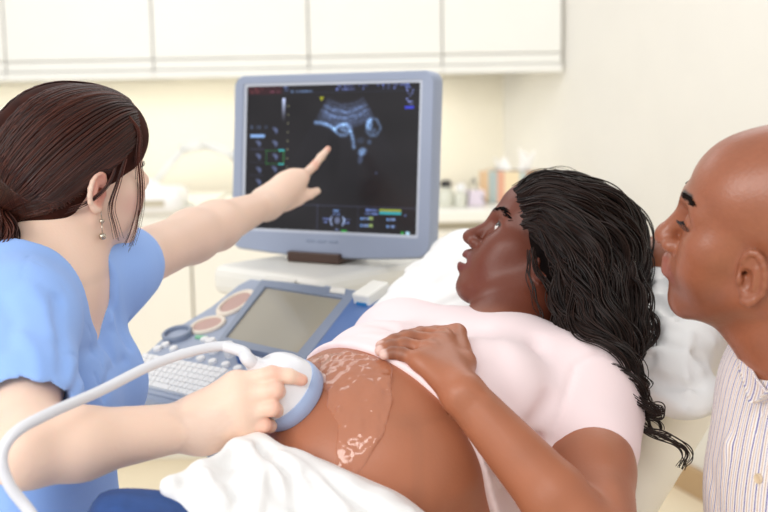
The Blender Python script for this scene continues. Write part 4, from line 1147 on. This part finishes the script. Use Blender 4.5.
for k in range(3000):
    s = 1 if rnd.rand() < .72 else -1
    t = rnd.rand(); h0 = hl_c[int(t * (len(hl_c) - 1))].copy(); h0[0] *= s
    u = rnd.rand() ** 1.3 * .75                       # roots also set back from the hairline
    d0_ = nrm(h0 * cr_ ) ; d1_ = nrm(pd)
    top_ = nrm(np.array([d0_[0] * .6, (d0_[1] + d1_[1]) * .5, d0_[2] * .4 + .55]))
    pts = []
    for w_ in np.linspace(u, 1, 16):
        dx_ = min(1, abs(h0[0]) / .86); d = nrm(d0_ * (1 - w_) + d1_ * w_ + np.array([s * (.25 + .6 * dx_), 0, .08 + 1.75 * (1 - dx_) ** 1.1]) * (w_ * (1 - w_)) * 1.5)
        r_ = ell_r(d) * np.linalg.norm(d * 1) + .0015 * rnd.rand()
        p = cc_ + d * r_
        g = sstep(w_, .55, 1.0); p = p * (1 - g) + (cc_ + d * (np.linalg.norm(pd) * (1 - .0) * 1.0) if g >= 1 else p * (1 - g) + pony * g + (p - pony) * .15 * (1 - g)) * g if g > 0 else p
        pts.append(p)
    j = rnd.normal(0, .0016, 3) + np.array([0, 0, 0]); pts = np.array(pts); pts += j * np.linspace(.3, 1, 16)[:, None]
    st.append(capf.snap([SH_(p) for p in pts], .0004 + .0016 * rnd.rand(), 2)); cols.append(base_h + (lin((120, 60, 40)) - base_h) * max(0, rnd.rand() - .35) * .55)
V, F_ = tubes(st, lambda t: .0009 * (1 - .3 * t), 4, cap=False)
cv = np.repeat(np.array(cols), 16 * 4, axis=0)
mesh('hair_strands', V, F_, M['hair_s'], hair_root, col=cv)
# ponytail
pw = [SH_(pony), P(9, 226, 1.50), P(3, 240, 1.49), P(-8, 262, 1.48), P(-16, 300, 1.47)]
pw[1] = (pw[0] + pw[2]) / 2 + np.array([-.002, -.004, .006])
pc = catmull(pw, 8); st = []; cols = []
for k in range(260):
    o_ = rnd.normal(0, 1, 3); o_ *= rnd.rand() ** .4 / np.linalg.norm(o_); t = np.linspace(0, 1, len(pc))
    st.append(pc + o_[None] * (.011 + .014 * np.sin(np.clip(t * 1.6, 0, 1.4)))[:, None] + .003 * np.sin(t * 7 + o_[0] * 6)[:, None] * o_[None][:, ::-1]); cols.append(base_h + (lin((120, 60, 40)) - base_h) * max(0, rnd.rand() - .2) * .5)
V, F_ = tubes(st, lambda t: .0014 * (1 - .6 * t), 4, cap=False); mesh('ponytail', V, F_, M['hair_s'], hair_root, col=np.repeat(np.array(cols), len(pc) * 4, axis=0))
ax = nrm(pw[2] - pw[0]); Bt = basis(ax, up)
m = MB()
for k in range(3):
    ring_ = [pw[0] + ax * (.004 + k * .005) + Bt @ np.array([0, .0215 * math.cos(t), .0215 * math.sin(t)]) for t in np.linspace(0, 2 * math.pi, 28)]
    m.tube(ring_, .0032, 8)
m.build('hair_band', M['dark'], hair_root, smooth=True)
# loose locks by the face
lk = []; cols = []
gd = [[SH_(.060, .050, .098), SH_(.070, .062, .075), SH_(.078, .058, .040), SH_(.074, .066, .0), SH_(.066, .072, -.04), SH_(.058, .070, -.080), SH_(.060, .060, -.105)],
      [SH_(.080, .035, .040), SH_(.084, .022, .005), SH_(.084, .012, -.030), SH_(.082, .020, -.060), SH_(.076, .030, -.085)],
      [SH_(.080, .020, .030), SH_(.086, .008, .010), SH_(.0855, -.006, -.006), SH_(.083, -.03, -.022), SH_(.07, -.06, -.035)]]
for gi, g in enumerate(gd):
    pc = catmull(g, 6)
    for k in range((16, 9, 14)[gi]):
        o_ = rnd.normal(0, .0016 if gi != 0 else .0024, 3); t = np.linspace(0, 1, len(pc)); lk.append(pc + o_ * (.4 + t)[:, None] * 1.2); cols += [base_h + (lin((110, 52, 36)) - base_h) * rnd.rand() * .6] * (len(pc) * 4)
V, F_ = tubes(lk, lambda t: .0007 * (1 - .6 * t), 4, cap=False); mesh('loose_locks', V, F_, M['hair_s'], hair_root, col=np.array(cols))
# earring
M['silver'] = mat('earring_metal', (196, 186, 170), .25, metal=.9); M['pearl'] = mat('pearl', (206, 190, 176), .2)
ec = SH_(.081, -.002, -.036)
m = MB(); m.tube([ec, ec - [0, 0, .010]], .0008, 6)
for k, (dz, r_) in enumerate(((.014, .0035), (.034, .0048))): m.lathe([(.0005, -r_)] + [(r_ * math.cos(a), r_ * math.sin(a)) for a in np.linspace(-1.4, 1.4, 9)] + [(.0005, r_)], ec - [0, 0, dz], n=14)
m.tube([ec - [0, 0, .017], ec - [0, 0, .030]], .0007, 6)
m.build('earring', M['silver'], son, smooth=True)
# ------------------------------------------------------------------ long wavy black hair of the woman lying down
M['hair_p'] = mat('black_hair', (26, 18, 16), .38, vcol=True, spec=.26)
hbase = lin((19, 13, 11))
f = Field()
f.E((0, -.030, .048), (.088, .100, .090), k=.02, fr=PH)
f.E((0, .075, -.02), (.080, .075, .105), k=.012, op='s', fr=PH)
f.E((.0, .135, .06), (.09, .06, .08), k=.02, op='s', fr=PH)
f.E((-.095, .012, -.030), (.030, .046, .048), k=.008, op='s', fr=PH)
f.chain([P(572, 240, 1.70), P(588, 285, 1.66), P(604, 325, 1.62), P(618, 350, 1.60)], [.060, .052, .036, .016], k=.04)
f.chain([P(586, 242, 1.78), P(602, 268, 1.76), P(610, 300, 1.72), P(618, 325, 1.68)], [.042, .032, .024, .014], k=.03)
hairf = f
V, F_ = f.surf(*box_of([P(480, 150, 1.7), P(700, 430, 1.6), P(560, 200, 1.9), PH.o], .07), .004)
M['hair_pc'] = mat('black_hair_under', (22, 15, 13), .8, vcol=True, spec=.08); phair = mesh('hair', V, F_, M['hair_pc'], pat, col=np.tile(hbase, (len(V), 1)))
guides = [  # near side, hairline at the forehead to behind the ear
 [(519, 190, 1.68), (540, 178, 1.66), (575, 182, 1.68), (610, 206, 1.72), (632, 238, 1.73), (634, 268, 1.71), (626, 294, 1.68), (620, 318, 1.64), (622, 342, 1.62), (616, 362, 1.58)],
 [(521, 196, 1.66), (543, 184, 1.64), (577, 196, 1.63), (605, 225, 1.64), (618, 258, 1.63), (612, 290, 1.60), (612, 318, 1.58), (620, 342, 1.56), (624, 368, 1.545), (618, 388, 1.535)],
 [(523, 206, 1.65), (545, 200, 1.62), (570, 215, 1.60), (592, 245, 1.58), (600, 280, 1.565), (596, 312, 1.55), (612, 345, 1.53), (622, 372, 1.515), (630, 396, 1.505), (634, 414, 1.50)],
 [(525, 218, 1.645), (542, 216, 1.615), (558, 236, 1.60), (572, 268, 1.58), (580, 300, 1.56), (588, 328, 1.545), (606, 352, 1.52), (622, 378, 1.50), (634, 404, 1.485), (644, 426, 1.48)],
 [(528, 226, 1.64), (545, 226, 1.615), (562, 250, 1.60), (568, 286, 1.585), (572, 318, 1.57), (584, 338, 1.555), (602, 352, 1.535), (622, 376, 1.515), (630, 396, 1.50), (634, 408, 1.50)],
 [(548, 236, 1.62), (564, 256, 1.605), (566, 284, 1.60), (562, 306, 1.60), (562, 325, 1.59), (576, 338, 1.57), (592, 345, 1.55), (606, 352, 1.54), (616, 366, 1.53), (624, 384, 1.52)],
]
G_ = [np.array([P(*q) for q in g]) for g in guides]
rnd = np.random.RandomState(4); st = []; cols = []; rads = []
NP = 64; tt = np.linspace(0, 1, NP)
def clump(curve, n, spread, amp, fq, ph, thick=.0011, tone=0.):
    cu = np.array(curve, float); dd = hairf.at(cu); ins_ = (dd < .001)
    if ins_.any(): cu[ins_] = hairf.snap(cu[ins_], .001 + .003 * rnd.rand(), 4)
    c = catmull(cu, 8); idx = np.linspace(0, len(c) - 1, NP); c = np.array([np.interp(idx, np.arange(len(c)), c[:, i]) for i in range(3)]).T
    Tn = np.gradient(c, axis=0); Tn /= np.linalg.norm(Tn, axis=1)[:, None]; a_ = np.cross(Tn, [.2, .9, .3]); a_ /= np.linalg.norm(a_, axis=1)[:, None]; b_ = np.cross(Tn, a_)
    w = np.minimum(1, tt * 2.5)[:, None]
    w = w * (.55 + .75 * tt[:, None]); c = c + w * (amp * np.sin(tt * fq * 6.28 + ph)[:, None] * a_ + amp * .8 * np.cos(tt * fq * 6.28 + ph)[:, None] * b_)
    for k in range(n):
        o = rnd.normal(0, 1, 2) * spread; fan_ = (.55 + .9 * np.sin(np.clip(tt, 0, 1) * 2.6) * .8 + .25 * tt)[:, None]
        wob = .0012 * np.sin(tt * 20 + rnd.rand() * 6)[:, None]
        st.append(c + fan_ * (o[0] * a_ + o[1] * b_) + wob * a_); rads.append(thick * (1 - .55 * tt ** 2) * rnd.uniform(.7, 1.2))
        cc = hbase * rnd.uniform(.6, 1.5) + lin((66, 38, 26)) * rnd.rand() * .35; cols.append(np.repeat(cc[None], NP * 5, 0))
for k in range(150):
    u = (k + rnd.rand()) / 150 * (len(G_) - 1.001); i = int(u); w = u - i
    g = G_[i] * (1 - w) + G_[i + 1] * w
    depth = rnd.rand() * .016; g[0] += rnd.normal(0, .003, 3); g = g + _f * depth * np.linspace(.2, 1, len(g))[:, None]
    g[3:] += rnd.normal(0, .006, (1, 3)); cut = rnd.choice([8, 9, 10, 10])
    clump(g[:cut], 12, .0023, rnd.uniform(.008, .016), rnd.uniform(1.6, 2.8), rnd.rand() * 6.28)
# over the crown to the far side
far = [[(517, 192, 1.70), (538, 178, 1.72), (572, 178, 1.76), (608, 198, 1.80), (632, 228, 1.80), (638, 262, 1.78), (632, 292, 1.74), (632, 318, 1.70), (634, 338, 1.66)],
       [(515, 198, 1.74), (535, 184, 1.78), (566, 182, 1.82), (600, 205, 1.84), (625, 240, 1.82), (632, 275, 1.79), (634, 300, 1.74), (630, 322, 1.70), (626, 345, 1.67)]]
GF = [np.array([P(*q) for q in g]) for g in far]
for k in range(110):
    w = rnd.rand(); g = (GF[0] if k % 2 else G_[0][:9]) * (1 - w) + (GF[1] if k % 2 else GF[0]) * w; g[3:] += rnd.normal(0, .006, (1, 3)); clump(g, 10, .0032, rnd.uniform(.003, .008), rnd.uniform(1.5, 3), rnd.rand() * 6.28)
# single locks seen against the pillow and the cloth
singles = [([(622, 292, 1.66), (640, 306, 1.64), (653, 322, 1.62), (652, 342, 1.60), (638, 360, 1.58), (626, 374, 1.56)], 14, .003, 1.0),
 ([(618, 300, 1.66), (632, 318, 1.64), (642, 338, 1.62), (636, 356, 1.60), (622, 368, 1.58)], 10, .003, 1.0),
 ([(612, 340, 1.56), (628, 360, 1.54), (636, 385, 1.53), (632, 402, 1.52), (648, 415, 1.51), (655, 432, 1.50)], 12, .008, 2.2),
 ([(620, 395, 1.51), (640, 412, 1.50), (662, 418, 1.49), (660, 408, 1.49), (640, 415, 1.50)], 8, .003, 1),
 ([(618, 400, 1.50), (640, 425, 1.49), (662, 435, 1.485), (682, 448, 1.48), (688, 460, 1.475), (684, 470, 1.475)], 12, .003, 1.2),
 ([(616, 360, 1.53), (636, 392, 1.52), (632, 412, 1.51), (650, 424, 1.50), (670, 434, 1.50)], 9, .007, 1.8),
 ([(634, 262, 1.68), (640, 288, 1.68), (632, 305, 1.66), (616, 320, 1.64)], 10, .004, 1.2),
 ([(530, 250, 1.635), (529, 272, 1.625), (535, 292, 1.615), (542, 312, 1.605), (545, 326, 1.60)], 5, .0015, 1),
 ([(533, 248, 1.635), (535, 262, 1.625), (545, 282, 1.61), (556, 300, 1.60), (566, 318, 1.585)], 10, .003, 1.2),
 ([(500, 305, 1.80), (485, 303, 1.79), (468, 308, 1.78), (456, 315, 1.77), (450, 322, 1.76)], 8, .002, 1),
 ([(502, 310, 1.79), (490, 308, 1.78), (478, 312, 1.77), (466, 320, 1.75)], 9, .002, 1),
 ([(505, 314, 1.78), (495, 313, 1.77), (484, 318, 1.75), (476, 326, 1.73)], 10, .003, 1)]
singles += [([(527 + i, 214 + 5 * i, 1.64), (536 + 2 * i, 226 + 5 * i, 1.625), (549 + i, 246 + 4 * i, 1.612), (558, 272, 1.60), (566, 300, 1.59), (578, 324, 1.575)], 10, .004, 1.6 + .3 * i) for i in range(5)]
for g, n, amp, fq in singles: clump(np.array([P(*q) for q in g]), n, .0020, amp, fq, rnd.rand() * 6, .0010)
for k in range(26):                       # fly-away hairs
    g = GF[rnd.randint(2)] if rnd.rand() < .5 else G_[rnd.randint(4)]
    clump(g[:8] + np.array([0, 0, .004]) + rnd.normal(0, .004, 3), 1, .004, rnd.uniform(.004, .010), rnd.uniform(1, 3), rnd.rand() * 6, .0005)
V, F_ = tubes(st, rads, 5, cap=False); mesh('hair_locks', V, F_, M['hair_p'], phair, col=np.concatenate(cols))
# ------------------------------------------------------------------ the man at the right
M['skin_m'] = mat('tan_brown_skin', (178, 112, 78), .36, vcol=True, spec=.6, bump=.07, bscale=300, sss=.06, srad=.008)
def shirt_mat(m, N, L, b):
    sp = N.new('ShaderNodeSeparateColor'); L.new(N['Color Attribute'].outputs[0], sp.inputs[0])
    mu = N.new('ShaderNodeMath'); mu.operation = 'MULTIPLY'; mu.inputs[1].default_value = 42; L.new(sp.outputs[0], mu.inputs[0])
    fr = N.new('ShaderNodeMath'); fr.operation = 'FRACT'; L.new(mu.outputs[0], fr.inputs[0])
    r = N.new('ShaderNodeValToRGB'); L.new(fr.outputs[0], r.inputs[0]); r.color_ramp.interpolation = 'CONSTANT'
    wv = (243, 236, 230); cs = [(0, (104, 104, 172)), (.11, wv), (.27, (206, 178, 160)), (.36, wv), (.52, (150, 146, 190)), (.59, wv), (.76, (206, 176, 158)), (.85, wv)]
    el = r.color_ramp.elements
    while len(el) < len(cs): el.new(.5)
    for e, (p, c) in zip(el, cs): e.position = p; e.color = tuple(lin(c)) + (1,)
    for l in list(b.inputs['Base Color'].links): L.remove(l)
    L.new(r.outputs[0], b.inputs['Base Color'])
M['stripe'] = mat('striped_shirt', (240, 235, 230), .85, vcol=True, bump=.04, bscale=500, build=shirt_mat)
MH_ = Frame(P(765, 233, 1.30), pose(70, 9, -16), .935, (1, 1, 1.10))
mfw = nrm([-.92, -.38, 0]); mrt = np.cross(mfw, up); MT3 = np.stack([mrt, mfw, up], 1)
MT = Frame(P(828, 458, 1.33), MT3)
man = empty('person', MT(0, 0, -.7), 'shaven-headed man in a striped shirt in profile at the right edge', 'person')
mRs, mLs = MT(.135, -.055, .055), MT(-.185, -.01, .085)
def mtorso(f, o=0.):
    f.E(MT(0, 0, -.06), np.array([.155, .095, .19]) + o, MT3, k=.05); f.E(MT(0, -.01, .06), np.array([.14, .065, .08]) + o, MT3, k=.05)
    f.E(MT(0, .01, -.30), np.array([.15, .105, .20]) + o, MT3, k=.05)
    f.C(mRs, MT(.06, -.02, .09), .052 + o, .06 + o, k=.05); f.C(mLs, MT(-.06, -.02, .10), .062 + o, .06 + o, k=.05)
f = Field(); mtorso(f)
f.C(MT(0, -.02, .09), MH_(0, -.03, -.04), .066, .062, k=.03); f.C(MT(0, .015, .09), MH_(0, .01, -.08), .05, .045, k=.03)
head(f, MH_, male=True, lipfull=1.35, nose=1.15, eyes_closed=True, ear=(.012, -.013))
mbody = f
mE, mW = P(790, 330, 1.66), P(690, 268, 1.80)
f.C(mRs, mE, .052, .042, k=.04); f.C(mE, mE * .7 + mW * .3, .040, .042, k=.02); f.C(mE * .7 + mW * .3, mW, .042, .026, k=.02)
mf = [[P(662, 250, 1.83), P(642, 246, 1.85), P(630, 247, 1.86), P(620, 250, 1.87)], [P(660, 257, 1.82), P(640, 253, 1.845), P(628, 254, 1.855), P(616, 257, 1.865)],
      [P(660, 265, 1.81), P(642, 261, 1.835), P(630, 262, 1.845), P(620, 265, 1.855)], [P(663, 272, 1.80), P(648, 269, 1.825), P(638, 270, 1.835), P(629, 272, 1.84)]]
mt_ = [P(678, 256, 1.82), P(664, 246, 1.85), P(654, 243, 1.86), P(646, 243, 1.87)]
hand(f, mW, mf, mt_, rf=.009, rp=.013, wr=.028)
for q_ in mf[:3]: f.C(mW, q_[0], .026, .016, k=.02)
le = mLs + np.array([.06, -.10, -.27]); lw = le + np.array([-.20, .02, -.10])
f.C(mLs, le, .052, .042, k=.04); f.C(le, lw, .042, .028, k=.02)
lhf = [[lw + np.array([-.08 - j * 0, -.03 + .02 * i, -.01 - .004 * i]) + np.array([-.028, 0, -.008]) * j for j in range(4)] for i in range(4)]
hand(f, lw, lhf, [lw + np.array([-.03, .04, 0]), lw + np.array([-.06, .06, 0]), lw + np.array([-.085, .065, -.005]), lw + np.array([-.105, .065, -.01])], rf=.009, rp=.013, wr=.028)
mh = MT(0, 0, -.50)
for s in (-1, 1):
    kn = mh + mrt * s * .13 + mfw * .18 + [0, 0, -.26]; f.C(mh + mrt * s * .09, kn, .09, .062, k=.05)
    an = kn + np.array([.12, .05, -.20]); f.C(kn, an, .055, .038, k=.03)
hl, hh = head_box(MH_); hl = hl - [.02, .02, .03]; hh = hh + [.02, .02, .03]
g1 = box_of([p for g in mf for p in g] + mt_, .03)
V, F_ = f.chunks((np.array([.08, .85, .12]), np.array([1.0, 2.05, 1.50]), .007), [(hl, hh, .002), (*g1, .002)])
c = np.tile(lin((154, 92, 64)), (len(V), 1)); c *= (1 + .06 * noise3(V[:, 0] * 45, V[:, 1] * 45, V[:, 2] * 45) + .05 * noise3(V[:, 0] * 300, V[:, 1] * 300, V[:, 2] * 300))[:, None]
L_ = MH_.inv(V); near = np.linalg.norm(L_, axis=1) < .22
e_ = np.linalg.norm((L_ - [0, .045, -.075]) / [.08, .065, .045], axis=1); c = mixc(c, c * np.array([.60, .60, .64]), (1 - sstep(e_, .7, 1.2)) * .75)      # stubble
e_ = np.linalg.norm((L_ - [0, -.07, .02]) / [.10, .075, .08], axis=1); c = mixc(c, c * np.array([.66, .65, .68]), (1 - sstep(e_, .8, 1.2)) * .55)
lm = np.zeros(len(V)); lm[near] = lip_masks(MH_, V[near], 0, 1.35); c = mixc(c, lin((150, 84, 70)), lm * .7)
for s in (-1, 1):
    q = seg_dist(V, [MH_(s * .036, .084, .038), MH_(s * .014, .095, .034)]); c = mixc(c, lin((16, 10, 8)), (1 - sstep(q, .0036, .0065)) * .95)
    q = seg_dist(V, [MH_(s * .045, .079, .006), MH_(s * .033, .090, .006), MH_(s * .021, .088, .007)]); c = mixc(c, lin((50, 28, 20)), (1 - sstep(q, .0012, .003)) * .8)
mesh('body', V, F_, M['skin_m'], man, col=c)
brow(MH_, man, mbody, [(.043, .078, .034), (.036, .085, .037), (.014, .094, .033)], (26, 17, 13), 80, .0006)
for s in (-1, 1):
    eyeball(MH_, s, (s * .02, 1, -.25), man, (50, 30, 20)); lash = []
    for k in range(12):
        t = k / 11; a = np.array([s * (.022 + .022 * t), .0905 - .012 * t * t, .007 - .003 * abs(t - .5)]); lash.append([MH_(a), MH_(a + [s * .002 * t, .005, -.001]), MH_(a + [s * .004 * t, .009, .0005])])
    V, F_ = tubes(lash, lambda t: .0006 * (1 - .7 * t), 4); mesh('eyelashes', V, F_, M['dark'], man)
# shirt
f = Field(); mtorso(f, .013)
f.C(mRs, mRs + nrm(mE - mRs) * .16, .058, .056, k=.04); f.C(mLs, mLs + nrm(le - mLs) * .2, .068, .064, k=.04)
f.C(MT(0, -.03, .22), MT(0, .0, .09), .070, .068, k=.01, op='s');
f.G([MT(.004, .09, .06), MT(.004, .13, -.05), MT(.004, .14, -.2), MT(.004, .14, -.4)], .0035, .004)
f.G([MT(-.03, .09, .05), MT(-.03, .125, -.05), MT(-.03, .14, -.2), MT(-.03, .14, -.4)], .0020, .002)
rn = random.Random(9)
for k in range(12):
    x = rn.uniform(-.14, .10); z = rn.uniform(-.25, .05); f.G([MT(x, .10, z), MT(x + rn.uniform(-.05, .05), .125, z - .06), MT(x + rn.uniform(-.06, .06), .12, z - .13)], rn.uniform(.008, .014), rn.choice((.006, -.005, .004)))
V, F_ = f.surf(np.array([.12, .85, .55]), np.array([1.0, 1.75, 1.35]), .0045)
L_ = MT.inv(V); ang = np.arctan2(L_[:, 0] * .72, L_[:, 1] + .02) / 6.283 + .5
seam = np.abs(ang - .5) > .46
mesh('shirt', V, F_, M['stripe'], man, col=np.stack([ang * 1.6 + .15 * (L_[:, 0] < -.12), ang * 0, ang * 0], 1))
# collar: two turned-down leaves
colf = f.copy(); colf.C(MT(0, -.02, .09), MH_(0, -.03, -.04), .066, .062, k=.01)
def leaf(fold, outer, nd, ph):
    A, B = catmull([P(*q) for q in fold], nd), catmull([P(*q) for q in outer], nd); rows = []
    for t in (-.28, 0, .10, .35, .65, 1.0):
        if t < 0: r_ = A - up * .016 + (A - B) * .02
        else: r_ = A * (1 - t) + B * t + up * .004 * math.sin(t * 3.14)
        rows.append(colf.snap(r_, .0035 if t <= 0 else .005, 3) if t >= 0 else r_)
    n_ = len(A); V_ = np.concatenate(rows); Fq = [(k * n_ + i, k * n_ + i + 1, (k + 1) * n_ + i + 1, (k + 1) * n_ + i) for k in range(len(rows) - 1) for i in range(n_ - 1)]
    cc = np.concatenate([np.stack([np.linspace(0, 1, n_) * .15 + k * .022 + ph, np.zeros(n_), np.zeros(n_)], 1) for k in range(len(rows))])
    o = mesh('collar_leaf', V_, Fq, M['stripe'], man, col=cc); md = o.modifiers.new('t', 'SOLIDIFY'); md.thickness = .0024; md.offset = 0
    md = o.modifiers.new('s', 'SUBSURF'); md.levels = md.render_levels = 1
leaf(((790, 330, 1.42), (760, 336, 1.385), (738, 346, 1.335), (742, 368, 1.30), (748, 391, 1.262)), ((790, 330, 1.46), (748, 332, 1.42), (721, 343, 1.355), (721, 372, 1.31), (726, 398, 1.258)), 5, 0)
leaf(((850, 340, 1.30), (825, 346, 1.25), (795, 358, 1.22), (770, 373, 1.215), (748, 391, 1.238)), ((870, 380, 1.27), (842, 400, 1.20), (800, 425, 1.175), (768, 412, 1.19), (728, 398, 1.228)), 5, .4)
M['button'] = mat('button_shell', (222, 200, 168), .25)
shf = f
for zz in (.0, -.075, -.15, -.225, -.30):
    p = shf.snap([MT(-.013, .145, zz)], .001)[0]; b3 = basis(mfw, up)
    nn = shf.at([p + mfw * .002])[0]
    m = MB(); m.lathe([(.0015, .0016), (.0042, .0016), (.0052, .0024), (.0056, .001), (.0056, -.001)][::-1], p, np.stack([b3[:, 1], b3[:, 2], b3[:, 0]], 1), 20); m.build('button', M['button'], man, smooth=True, sharp=40)
# trousers
M['chino'] = mat('dark_trousers', (60, 62, 72), .85, bump=.05, bscale=400)
f = Field(); f.E(MT(0, .0, -.47), (.175, .13, .11), MT3, k=.05)
for s in (-1, 1):
    kn = mh + mrt * s * .13 + mfw * .18 + [0, 0, -.26]; f.C(mh + mrt * s * .09, kn, .10, .075, k=.04); f.C(kn, kn + np.array([.10, .04, -.16]), .07, .06, k=.03)
V, F_ = f.surf(np.array([.2, .8, .12]), np.array([1.05, 1.8, .85]), .009); mesh('trousers', V, F_, M['chino'], man)
# ------------------------------------------------------------------ probe, cable, gel, cloth
M['probe_w'] = mat('probe_white', (240, 240, 244), .3); M['probe_b'] = mat('probe_blue_band', (170, 190, 226), .35); M['probe_c'] = mat('cable_white', (228, 228, 232), .4)
PC = P(285, 392, 1.368); ad = nrm(BC + np.array([-.01, 0, -.01]) - PC); AB = basis(ad, up); AR = np.stack([AB[:, 1], AB[:, 2], AB[:, 0]], 1)
pr = empty('ultrasound_probe', PC, 'white ultrasound probe with a pale blue band, held against the bare belly', 'ultrasound probe')
def prof_s(pts, n=4): return [tuple(q) for q in catmull(pts, n)]
m = MB(); m.lathe(prof_s([(.009, -.058), (.012, -.050), (.019, -.042), (.030, -.036), (.0380, -.024), (.0420, -.010), (.0430, -.002), (.041, .006)]), PC, AR, 40); m.build('shell', M['probe_w'], pr, smooth=True, sharp=50)
m = MB(); m.lathe([(.038, -.005), (.0440, -.004), (.0455, .002), (.0445, .014), (.041, .0185), (.036, .019)], PC, AR, 40); m.build('band', M['probe_b'], pr, smooth=True, sharp=50)
m = MB(); m.lathe([(.036, .016), (.0445, .0185), (.0455, .0225), (.041, .026), (.032, .025), (.02, .029), (.002, .031)], PC, AR, 40); m.build('face', M['probe_w'], pr, smooth=True, sharp=50)
ce = PC - ad * .056
cp = [ce + ad * .01, ce - ad * .010, ce * .45 + P(234, 347, 1.352) * .55 + [0, 0, .003], P(224, 346, 1.35), P(190, 352, 1.33), P(150, 366, 1.295), P(100, 391, 1.235), P(50, 413, 1.165), P(16, 432, 1.13), P(2, 455, 1.12), P(9, 484, 1.12), P(32, 515, 1.12), P(60, 560, 1.10), P(100, 640, 1.10)]
m = MB(); m.tube(catmull(cp[:4], 8), .0078, 16); rl = catmull(cp[:4], 8)
V, F_ = tubes([rl], lambda t: .0088 - .0028 * t, 16); mesh('strain_relief', V, F_, M['probe_c'], pr)
V, F_ = tubes([catmull(cp[2:], 14)], .0056, 16); mesh('cable', V, F_, M['probe_c'], pr)
# gel
def gelm(m, N, L, b): b.inputs['IOR'].default_value = 1.36
M['gel'] = mat('clear_gel', (255, 240, 228), .04, trans=1, build=gelm)
bf = Field(); belly(bf); torso(bf)
def gp(px, py): return bf.ray(px, py, 0.0, 1.1, 1.7)
f = Field()
for (a, b_, r1, r2) in (((338, 366), (362, 372), .022, .030), ((362, 372), (368, 398), .030, .026), ((352, 385), (345, 400), .026, .022), ((366, 405), (362, 425), .022, .024), ((362, 425), (352, 455), .020, .014), ((352, 455), (346, 472), .014, .010), ((308, 363), (340, 357), .008, .012), ((340, 372), (318, 382), .018, .012)):
    f.C(gp(*a), gp(*b_), r1, r2, k=.02)
A0, A1 = box_of([gp(*q) for q in ((300, 360), (380, 380), (350, 475), (380, 420))], .05)
bops = list(bf.ops)
def shell(X, Y, Z):
    d = None
    for op, fn, a, b_, k in bops:
        q = fn(X, Y, Z); d = q if d is None else smin(d, q, k)
    return d - .0022 - .0016 * noise3(X * 70 + 0 * Y + 0 * Z, Y * 70 + 0 * X + 0 * Z, Z * 50 + 0 * X + 0 * Y) - .0013 * noise3(X * 170 + 0 * Y + 0 * Z, Y * 170 + 0 * X + 0 * Z, Z * 120 + 0 * X + 0 * Y)
f.F(shell, A0, A1, op='i', k=.003); 
f.ops[-1] = ('i', shell, None, None, .004)
for ln, w_, a_ in (([(346, 358), (362, 356), (378, 366), (382, 380), (378, 395), (382, 408), (376, 425), (366, 442), (360, 460)], .0022, -.0022), ([(350, 375), (360, 388), (372, 392), (376, 402)], .002, -.002), ([(340, 398), (352, 392), (362, 398), (370, 396)], .0022, -.002),
                   ([(345, 440), (352, 428), (362, 424), (368, 414)], .0022, -.0022), ([(352, 364), (366, 372), (372, 384)], .0018, -.0018), ([(343, 420), (344, 440), (340, 458)], .002, -.0015)):
    f.G([gp(*q) for q in ln], w_, a_)
V, F_ = f.surf(A0, A1, .0011)
V, F_ = V, F_
d = bf.at(V); keep = (d[F_] > -.0005).all(1); F_ = F_[keep]; us = np.unique(F_); rm = np.full(len(V), -1); rm[us] = np.arange(len(us)); V = V[us]; F_ = rm[F_]
M['gel'] = mat('clear_gel_film', (214, 140, 104), .06, alpha=.5, spec=1.0, coat=1)
g_ = mesh('ultrasound_gel', V, F_, M['gel']); tag(g_, 'glossy clear gel smeared over the bare round belly beside the probe', 'gel', kind='stuff')
# white cloth over the lap
f = Field()
f.E(P(262, 520, 1.30), (.085, .10, .070), BR3, k=.05); f.E(P(322, 560, 1.27), (.11, .11, .070), BR3, k=.05); f.E(P(400, 590, 1.26), (.08, .10, .055), BR3, k=.05)
f.chain([P(168, 484, 1.20), P(200, 470, 1.24), P(238, 450, 1.29), P(258, 446, 1.31), P(294, 468, 1.29), P(340, 492, 1.27), P(380, 506, 1.26), P(420, 530, 1.26)], [.003, .006, .009, .010, .012, .012, .010, .008], k=.02)
f.chain([P(172, 490, 1.20), P(215, 503, 1.22), P(260, 505, 1.25)], [.004, .018, .045], k=.03)
f.C(P(205, 540, 1.22), P(300, 600, 1.2), .04, .06, k=.04)
for ln, w_, a_ in (([(236, 452), (228, 475), (236, 505)], .006, .013), ([(250, 448), (262, 478), (255, 512)], .006, -.013), ([(262, 450), (292, 475), (300, 512)], .007, .013), ([(280, 456), (320, 480), (345, 512)], .006, -.012),
                   ([(205, 472), (215, 490), (240, 510)], .005, -.009), ([(185, 482), (215, 480), (236, 466)], .006, .005), ([(310, 470), (350, 495), (380, 512)], .008, .007), ([(242, 455), (272, 462), (300, 470)], .006, -.005), ([(270, 480), (285, 500), (320, 508)], .009, .007), ([(350, 490), (385, 506), (410, 512)], .007, -.006)):
    f.G([f.ray(x, y, 0, .95, 1.5) for x, y in ln], w_, a_)
V, F_ = f.surf(*box_of([P(160, 440, 1.3), P(430, 620, 1.15), P(240, 440, 1.38), P(440, 500, 1.36), P(160, 600, 1.15), P(430, 640, 1.35), P(500, 600, 1.2)], .11), .0036)
tag(mesh('white_cloth', V, F_, M['linen']), 'crumpled white cloth laid over the lap below the bare belly', 'cloth')
